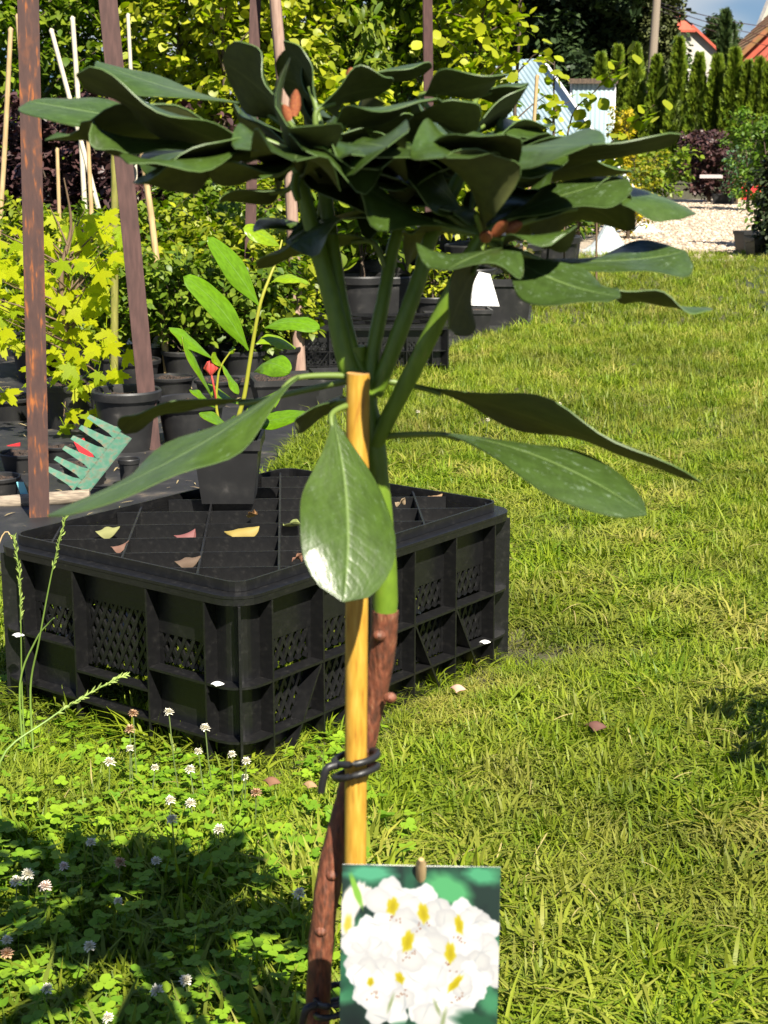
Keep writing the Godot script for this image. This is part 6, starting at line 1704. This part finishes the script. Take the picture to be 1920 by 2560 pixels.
	for q in [[[Vector3(-0.0456, 0.7855, -0.9200), Vector3(-0.0454, 0.7916, -0.9000), Vector3(-0.0414, 0.7969, -0.8800)], 0.0026], [[Vector3(0.0499, 0.7881, -0.9300), Vector3(0.0412, 0.7903, -0.9100), Vector3(0.0214, 0.7896, -0.9000)], 0.0022], [[Vector3(-0.0475, 0.7766, -0.9120), Vector3(-0.0483, 0.7704, -0.9080), Vector3(-0.0467, 0.7641, -0.9050)], 0.0030]]:
		part(o, "shoot", pipe(q[0].map(func(p): return p - foot), q[1], q[1] * 0.6, 8), M.rhgreen)
	# stake
	var foot2: Vector3 = Vector3(-0.020, 0.02, -0.885)
	var st := thing("bamboo_stake", "golden bamboo stake tied to the rhododendron stem", "stake", foot2)
	var sa: Vector3 = Vector3(-0.0141, 0.6721, -0.8850) - foot2
	var b := MB.new()
	var p := []
	var r := []
	for k in 13:
		var t := k / 12.0
		p.append((sa * t)); r.append(0.0064 if k not in [5] else 0.0066)
	b.tube(p, r, 20, false)
	part(st, "cane", b.mesh(), M.bamboo)
	b = MB.new()
	b.tube([sa - UP * 0.002, sa + UP * 0.0004], [0.0063, 0.0063], 20, true)
	part(st, "cut_end", b.mesh(), M.bamboo_cut)
	# ties
	for q in [[Vector3(-0.0157, 0.4473, -0.8920), "black rubber tie looped round stake and stem", 1.0], [Vector3(-0.0295, 0.2911, -0.9000), "lower black tie beside the picture label", 0.9]]:
		var t := thing("rubber_tie", q[1], "tie", q[0], 0.0, "black ties on the stake")
		for e in 2:
			var lp := []
			for k in 25:
				var g := TAU * k / 24.0
				lp.append(Vector3(cos(g) * 0.0125 * q[2] - 0.0005, 0.004 * sin(g + 0.6) * (1 if e == 0 else 1.6) - 0.009 * e, sin(g) * 0.0185 - 0.001))
			var rr := []
			for k in 25: rr.append(0.0021)
			b = MB.new()
			b.tube(lp, rr, 8, false)
			part(t, "loop", b.mesh(), M.rubber)
		part(t, "tail", pipe([Vector3(-0.010, 0.0, 0.010), Vector3(-0.0165, -0.001, 0.013), Vector3(-0.019, -0.008, 0.013), Vector3(-0.0205, -0.016, 0.012)], 0.0025, 0.0022, 8), M.rubber)
	# picture label on a stick
	var cm := StandardMaterial3D.new()
	cm.albedo_texture = label_print()
	cm.roughness = 0.38
	cm.albedo_color = lin(0.39, 0.39, 0.39)
	var tl: Vector3 = Vector3(-0.0223, 0.4170, -0.8150)
	var tr: Vector3 = Vector3(0.0627, 0.4153, -0.8150)
	var u := (tr - tl)
	var wd := u.length()
	u = u.normalized()
	var dn := (Vector3(-0.03, -1, 0.16) - u * Vector3(-0.03, -1, 0.16).dot(u)).normalized()
	var nn := u.cross(-dn).normalized()
	var cd := thing("plant_label", "picture label showing white rhododendron blooms with yellow centres", "label", tl)
	b = MB.new()
	var hh := wd * 1.25
	var pr := []
	for k in 9:
		var t := k / 8.0
		var bend := nn * 0.003 * sin(t * 2.2)
		pr.append([dn * hh * t + bend, u * wd * 0.5 + dn * hh * t + bend + nn * 0.001, u * wd + dn * hh * t + bend])
	b.sheet(pr, nn)
	part(cd, "printed_face", b.mesh(), cm)
	b = MB.new()
	var pb := []
	for row in pr: pb.append([row[0] - nn * 0.0005, row[1] - nn * 0.0005, row[2] - nn * 0.0005])
	b.sheet(pb, -nn)
	for e in [0, 2]:
		var rw := []
		for k in 9: rw.append([pr[k][e], pb[k][e]])
		b.sheet(rw, u * (e - 1))
	b.quad(pr[0][0], pr[0][2], pb[0][2], pb[0][0], -dn)
	part(cd, "back", b.mesh(), M.white)
	var sk: Vector3 = Vector3(0.0198, 0.4079, -0.8150) - tl
	var top: Vector3 = Vector3(0.0198, 0.4228, -0.8080) - tl
	b = MB.new()
	var sd := (sk - top).normalized()
	b.tube([top - sd * 0.0005, top + sd * 0.003, sk, sk + sd * 0.012 - nn * 0.006, sk + sd * 0.2 - nn * 0.012, Vector3(sk.x, 0.13 - tl.y, sk.z - 0.02)], [0.0014, 0.0029, 0.0029, 0.0029, 0.0029, 0.0029], 10)
	part(cd, "stick", b.mesh(), M.cane)

# ---------------------------------------------------------------- lawn
func build_lawn() -> void:
	rng.seed = 88
	var lawn := PackedVector2Array([Vector2(-1.6, -0.75), Vector2(-1.305, -2.769), Vector2(-0.900, -2.820), Vector2(-0.651, -2.928), Vector2(-0.372, -3.220), Vector2(-0.278, -3.720), Vector2(-0.218, -4.392), Vector2(-0.124, -5.051), Vector2(0.055, -5.575), Vector2(0.292, -6.275), Vector2(0.626, -6.941), Vector2(0.890, -9.415), Vector2(1.113, -10.963), Vector2(5.5, -11.6), Vector2(4.2, -6.0), Vector2(2.2, -0.75)])
	var cc: Vector3 = Vector3(-0.1733, 0.0000, -2.3437)
	var cy := 0.9184
	var tufts := [tuft(15, 1, 0.85, 0.028), tuft(15, 2, 1.1, 0.026), tuft(13, 3, 0.6, 0.024), tuft(9, 4, 1.5, 0.03)]
	var near_tufts := [tuft(11, 5, 1.0, 0.04), tuft(10, 6, 1.5, 0.042), tuft(9, 7, 0.7, 0.036), tuft(7, 8, 2.0, 0.042)]
	var tfs := [[], [], [], [], [], [], [], []]
	var cols := [PackedColorArray(), PackedColorArray(), PackedColorArray(), PackedColorArray(), PackedColorArray(), PackedColorArray(), PackedColorArray(), PackedColorArray()]
	noise.seed = 3
	noise.frequency = 1.0
	var zones := [[0.85, 2.4, 17000, 0.042], [2.4, 4.2, 18000, 0.042], [4.2, 6.8, 17000, 0.048], [6.8, 12.2, 17000, 0.058]]
	for z in zones.size():
		var q: Array = zones[z]
		for k in q[2]:
			var d := sqrt(lerpf(q[0] * q[0], q[1] * q[1], rng.randf()))
			var x := rng.randf_range(-d * 0.27 - 0.35, d * 0.27 + 0.45)
			var p := Vector2(x, -d)
			if not Geometry2D.is_point_in_polygon(p, lawn): continue
			var l := Vector3(x - cc.x, 0, -d - cc.z).rotated(UP, -cy)
			var off := Vector2(maxf(absf(l.x) - 0.594 / 2 - 0.02, 0.0), maxf(absf(l.z) - 0.431 / 2 - 0.02, 0.0)).length()
			var inside := absf(l.x) < 0.594 / 2 + 0.016 and absf(l.z) < 0.431 / 2 + 0.016
			if Vector2(x + 0.04, -d + 0.9).length() < 0.12: continue
			var patch := noise.get_noise_2d(x * 2.2, d * 2.2)
			var dry := clampf(noise.get_noise_2d(x * 5.0 + 30.0, d * 5.0) * 1.6 + 0.35 + rng.randf_range(-0.35, 0.35), 0.0, 1.0)
			var shaggy := 1.0
			if x < 0.0 and d < 2.3: shaggy = 1.45
			
			var s: float = q[3] * rng.randf_range(0.6, 1.25) * (1.0 + 0.35 * patch) * shaggy
			if inside: s *= 0.7
			else: s = minf(s, 0.014 + 0.17 * off)
			var set_id := rng.randi() % 4
			if z < 2: set_id += 4
			if patch > 0.1 and rng.randf() < 0.4: set_id = set_id - set_id % 4 + 3
			tfs[set_id].append(Transform3D(Basis(UP, rng.randf() * TAU).scaled(Vector3(s, s * rng.randf_range(0.7, 1.15), s)), Vector3(x, 0, -d)))
			var green := Color(0.075, 0.14, 0.010).lerp(Color(0.14, 0.21, 0.013), rng.randf())
			var straw := Color(0.34, 0.29, 0.06).lerp(Color(0.44, 0.34, 0.12), rng.randf())
			var lush := Color(0.23, 0.285, 0.014)
			var c := green.lerp(lush, rng.randf() * 0.9)
			c = c.lerp(straw, dry * ((0.36 + 0.5 * clampf(patch * 2.0 - 0.1, 0.0, 0.6)) if x > -0.1 else 0.15))
			cols[set_id].append(c * (0.95 + 0.45 * noise.get_noise_2d(x * 1.3 + 11.0, d * 1.3) + 0.2 * noise.get_noise_2d(x * 7.0, d * 7.0)))
	for k in 8:
		var mm := many(self, "lawn_grass" if k == 0 else "lawn_grass_%03d" % k, near_tufts[k - 4] if k > 3 else tufts[k], M.grass, tfs[k], cols[k])
		tag(mm, "short yellow green grass blades covering the lawn", "grass", "lawn grass")
	# clover
	var tf := []
	var col := PackedColorArray()
	var ct := trefoil()
	for k in 6200:
		var d := lerpf(1.15, 2.4, pow(rng.randf(), 1.3))
		var x := rng.randf_range(-0.8, 0.03 if d < 1.85 else 0.0)
		if x > -0.05 and rng.randf() < 0.7: continue
		if d > 1.75 and x < -0.33 and rng.randf() < 0.5: continue
		var l := Vector3(x - cc.x, 0, -d - cc.z).rotated(UP, -cy)
		if absf(l.x) < 0.594 / 2 + 0.02 and absf(l.z) < 0.431 / 2 + 0.02: continue
		if Vector2(x + 0.04, -d + 0.9).length() < 0.13: continue
		if noise.get_noise_2d(x * 4.0 - 7.0, d * 4.0) < -0.28: continue
		var s := rng.randf_range(0.0085, 0.0135) if d < 1.75 else rng.randf_range(0.006, 0.011)
		var off := Vector2(maxf(absf(l.x) - 0.594 / 2 - 0.02, 0.0), maxf(absf(l.z) - 0.431 / 2 - 0.02, 0.0)).length()
		var nrm := (UP + rv(0.55)).normalized()
		var bs := aim(Vector3(cos(k * 2.4), 0, sin(k * 2.4)), nrm, s)
		tf.append(Transform3D(bs, Vector3(x, lerpf(0.012, rng.randf_range(0.014, 0.052), clampf(off / 0.3, 0.05, 1.0)), -d)))
		col.append(Color(0.10, 0.21, 0.012).lerp(Color(0.22, 0.34, 0.018), rng.randf()))
	tag(many(self, "clover_leaves", ct, M.clover, tf, col), "white clover leaves spreading over the lower left lawn", "clover")
	var cf := [[Vector3(-0.2588, 0.1200, -1.8670), "white clover flower standing highest before the crate's side"], [Vector3(-0.3096, 0.1000, -1.9162), "faded brownish clover flower before the crate's handle opening"], [Vector3(-0.3096, 0.0900, -1.8872), "clover flower just below the faded brownish one"], [Vector3(-0.2185, 0.0900, -1.8927), "clover flower before the crate's corner panel"], [Vector3(-0.3086, 0.0700, -1.8760), "clover flower lowest of three in a line before the crate"], [Vector3(-0.2243, 0.0700, -1.8655), "clover flower below the one at the corner panel"], [Vector3(-0.1804, 0.0800, -1.8309), "clover flower left of the crate's front corner"], [Vector3(-0.1615, 0.0800, -1.8093), "clover flower right at the crate's front corner"], [Vector3(-0.3306, 0.0600, -1.8570), "clover flower in grass left of the crate's front side"], [Vector3(-0.2770, 0.0500, -1.8640), "low clover flower under the crate's front side"], [Vector3(-0.2341, 0.0500, -1.8576), "broad clover flower below the crate's front side"], [Vector3(-0.1660, 0.0500, -1.8337), "clover flower just below the front corner"], [Vector3(-0.2426, 0.0600, -1.7406), "clover flower in sun between crate and shadow"], [Vector3(-0.1451, 0.0700, -1.7387), "clover flower beside the brown dry clover"], [Vector3(-0.2213, 0.0500, -1.7548), "small clover flower in the sunny clover"], [Vector3(-0.2309, 0.0700, -1.6644), "bluish shaded clover flower at the top of the shadow"], [Vector3(-0.3129, 0.0600, -1.6276), "clover flower at the upper left of the shadow"], [Vector3(-0.3639, 0.0600, -1.5491), "clover flower near the left edge, right of a pair"], [Vector3(-0.3719, 0.0600, -1.5335), "clover flower near the left edge, left of a pair"], [Vector3(-0.3360, 0.0700, -1.5021), "large pinkish clover flower at the left of the shadow"], [Vector3(-0.3353, 0.0500, -1.5900), "small clover flower above the large pinkish one"], [Vector3(-0.2743, 0.0600, -1.5774), "brownish clover flower in the upper shadow"], [Vector3(-0.2406, 0.0500, -1.6026), "clover flower beside a grass stalk in the shadow"], [Vector3(-0.2660, 0.0500, -1.5094), "small clover flower in the middle of the shadow"], [Vector3(-0.2745, 0.0600, -1.3979), "round cream clover flower at the lower rim of the shadow"], [Vector3(-0.3590, 0.0500, -1.4286), "clover flower at the left edge below the shadow"], [Vector3(-0.3531, 0.0500, -1.4021), "brown clover flower at the left edge below the shadow"], [Vector3(-0.3022, 0.0500, -1.3368), "clover flower in the sunny clover at lower left"], [Vector3(-0.1799, 0.0500, -1.3524), "clover flower in the lower shadow, right of two"], [Vector3(-0.2035, 0.0500, -1.3339), "clover flower in the lower shadow, left of two"], [Vector3(-0.2365, 0.0600, -1.2712), "clover flower cut by the bottom edge"], [Vector3(-0.1818, 0.0500, -1.6830), "clover flower at the right rim of the shadow"], [Vector3(-0.0845, 0.0600, -1.5067), "clover flower left of the rhododendron stem"], [Vector3(0.2780, 0.0500, -4.3263), "small clover flower far out in the lawn by the lower right leaf"], [Vector3(0.0935, 0.0500, -4.4549), "clover flower in the lawn between the branches"], [Vector3(0.5048, 0.0400, -4.6523), "single white flower right in the open lawn"]]
	for k in cf.size():
		var tint := Color(0.66, 0.62, 0.48)
		if "brown" in cf[k][1]: tint = Color(0.4, 0.24, 0.13)
		if "pinkish" in cf[k][1]: tint = Color(0.68, 0.55, 0.46)
		clover_flower(cf[k][0], cf[k][1], tint, rng.randf_range(0.005, 0.0072), Vector3(rng.randf_range(-0.012, 0.012), 0, rng.randf_range(-0.012, 0.012)))
	# tall grass stalks at the left
	var ss := [[[Vector3(-0.4696, 0.0933, -2.0200), Vector3(-0.4620, 0.1904, -2.0000), Vector3(-0.4583, 0.2615, -1.9900), Vector3(-0.4607, 0.3080, -1.9800)], "thin tall grass stalk with a seed head at the left edge", 0.5, 0], [[Vector3(-0.4540, 0.1025, -2.0000), Vector3(-0.4352, 0.1754, -1.9800), Vector3(-0.4108, 0.2697, -1.9600), Vector3(-0.3877, 0.3457, -1.9500)], "thicker tall grass stalk with a seed head before the crate", 0.75, 1], [[Vector3(-0.4360, 0.1031, -1.7500), Vector3(-0.3857, 0.1425, -1.7800), Vector3(-0.3376, 0.1693, -1.8000), Vector3(-0.3025, 0.1854, -1.8100)], "grass stalk bending right across the crate's foot", 0.55, 2], [[Vector3(-0.4670, 0.1101, -2.0000), Vector3(-0.4414, 0.1722, -1.9900), Vector3(-0.4231, 0.1964, -1.9800), Vector3(-0.4131, 0.2073, -1.9700)], "short grass blade beside the tall stalks", 1.2, 3], [[Vector3(-0.6357, 0.1168, -2.6000), Vector3(-0.6136, 0.1641, -2.6000), Vector3(-0.5902, 0.0884, -2.5800), Vector3(-0.5738, -0.0385, -2.5500)], "dry straw coloured stalk arching at the left edge", 1.2, 4]]
	for q in ss:
		var pa: Array = q[0]
		var at := Vector3(pa[0].x, 0, pa[0].z)
		var g := thing("grass_stalk", q[1], "grass", at, 0.0, "tall grass stalks")
		pa = [Vector3(pa[0].x, 0.0, pa[0].z)] + pa
		var lp := pa.map(func(v): return v - at)
		part(g, "stalk", pipe(lp, 0.0017 if q[3] != 0 else 0.0012, 0.0006, 6), M.stalk if q[3] != 4 else M.cane)
		if q[2] < 1.0:
			var sm := smooth_path(lp)
			var hb := MB.new()
			for k in 46:
				var t: float = lerpf(q[2], 1.0, k / 45.0) * (sm.size() - 1)
				var i := mini(int(t), sm.size() - 2)
				var c: Vector3 = sm[i].lerp(sm[i + 1], t - i)
				var ax: Vector3 = (sm[i + 1] - sm[i]).normalized()
				var d := (ax * 1.4 + rv(0.7)).normalized()
				hb.tube([c, c + d * 0.005 + rv(0.0012), c + d * 0.009], [0.0004, 0.0011, 0.0002], 4, false)
			part(g, "seed_head", hb.mesh(), M.seed)
	# longer single blades and dry bits over the lawn
	var blade := simple_leaf(0.022, 0.3, 0.5, 0.3, 6)
	tf = []
	col = PackedColorArray()
	for k in 1300:
		var d := lerpf(1.1, 5.0, pow(rng.randf(), 1.6))
		var x := rng.randf_range(-d * 0.27 - 0.2, d * 0.27 + 0.3)
		if not Geometry2D.is_point_in_polygon(Vector2(x, -d), lawn): continue
		var l := Vector3(x - cc.x, 0, -d - cc.z).rotated(UP, -cy)
		if absf(l.x) < 0.594 / 2 + 0.14 and absf(l.z) < 0.431 / 2 + 0.14: continue
		if Vector2(x + 0.04, -d + 0.9).length() < 0.14: continue
		var straw := rng.randf() < 0.4
		var dir := Vector3(rng.randf_range(-1, 1), rng.randf_range(0.15, 1.3) if not straw else rng.randf_range(0.0, 0.25), rng.randf_range(-1, 1))
		tf.append(Transform3D(aim(dir, UP + rv(0.4), rng.randf_range(0.02, 0.045) if straw else rng.randf_range(0.05, 0.11)), Vector3(x, 0.0 if not straw else 0.03, -d)))
		col.append(Color(0.4, 0.33, 0.13) * rng.randf_range(0.7, 1.2) if straw else Color(0.1, 0.17, 0.02).lerp(Color(0.26, 0.3, 0.03), rng.randf()))
	tag(many(self, "long_grass", blade, M.grass, tf, col), "longer single grass blades and straws over the lawn", "grass")
	# brown leaf litter
	for q in [[Vector3(0.2821, 0.0300, -2.0616), "dark brown dead leaf lying in the grass at the right", Color(0.09, 0.035, 0.025), 0.03], [Vector3(-0.1344, 0.0400, -1.8444), "reddish brown dry clover tuft below the crate's front corner", Color(0.15, 0.07, 0.035), 0.024], [Vector3(0.1064, 0.0200, -2.2400), "pinkish dry leaf beside the crate's right end", Color(0.4, 0.24, 0.18), 0.025], [Vector3(-0.0889, 0.0350, -1.8441), "tan dry clover tuft left of the stake tie", Color(0.24, 0.15, 0.07), 0.02]]:
		var d := Vector3(0.9, 0, 0.3)
		var s := [-d * q[3] * 0.5, UP * 0.006, d * q[3] * 0.5, UP, q[3] * 0.36, 0.9, 0.0009, 0]
		var m := mat(q[2].r, q[2].g, q[2].b, 0.8)
		single("dead_leaf", thick_leaf(s, m, m, m, 0.5), null, q[1], "leaf", q[0])
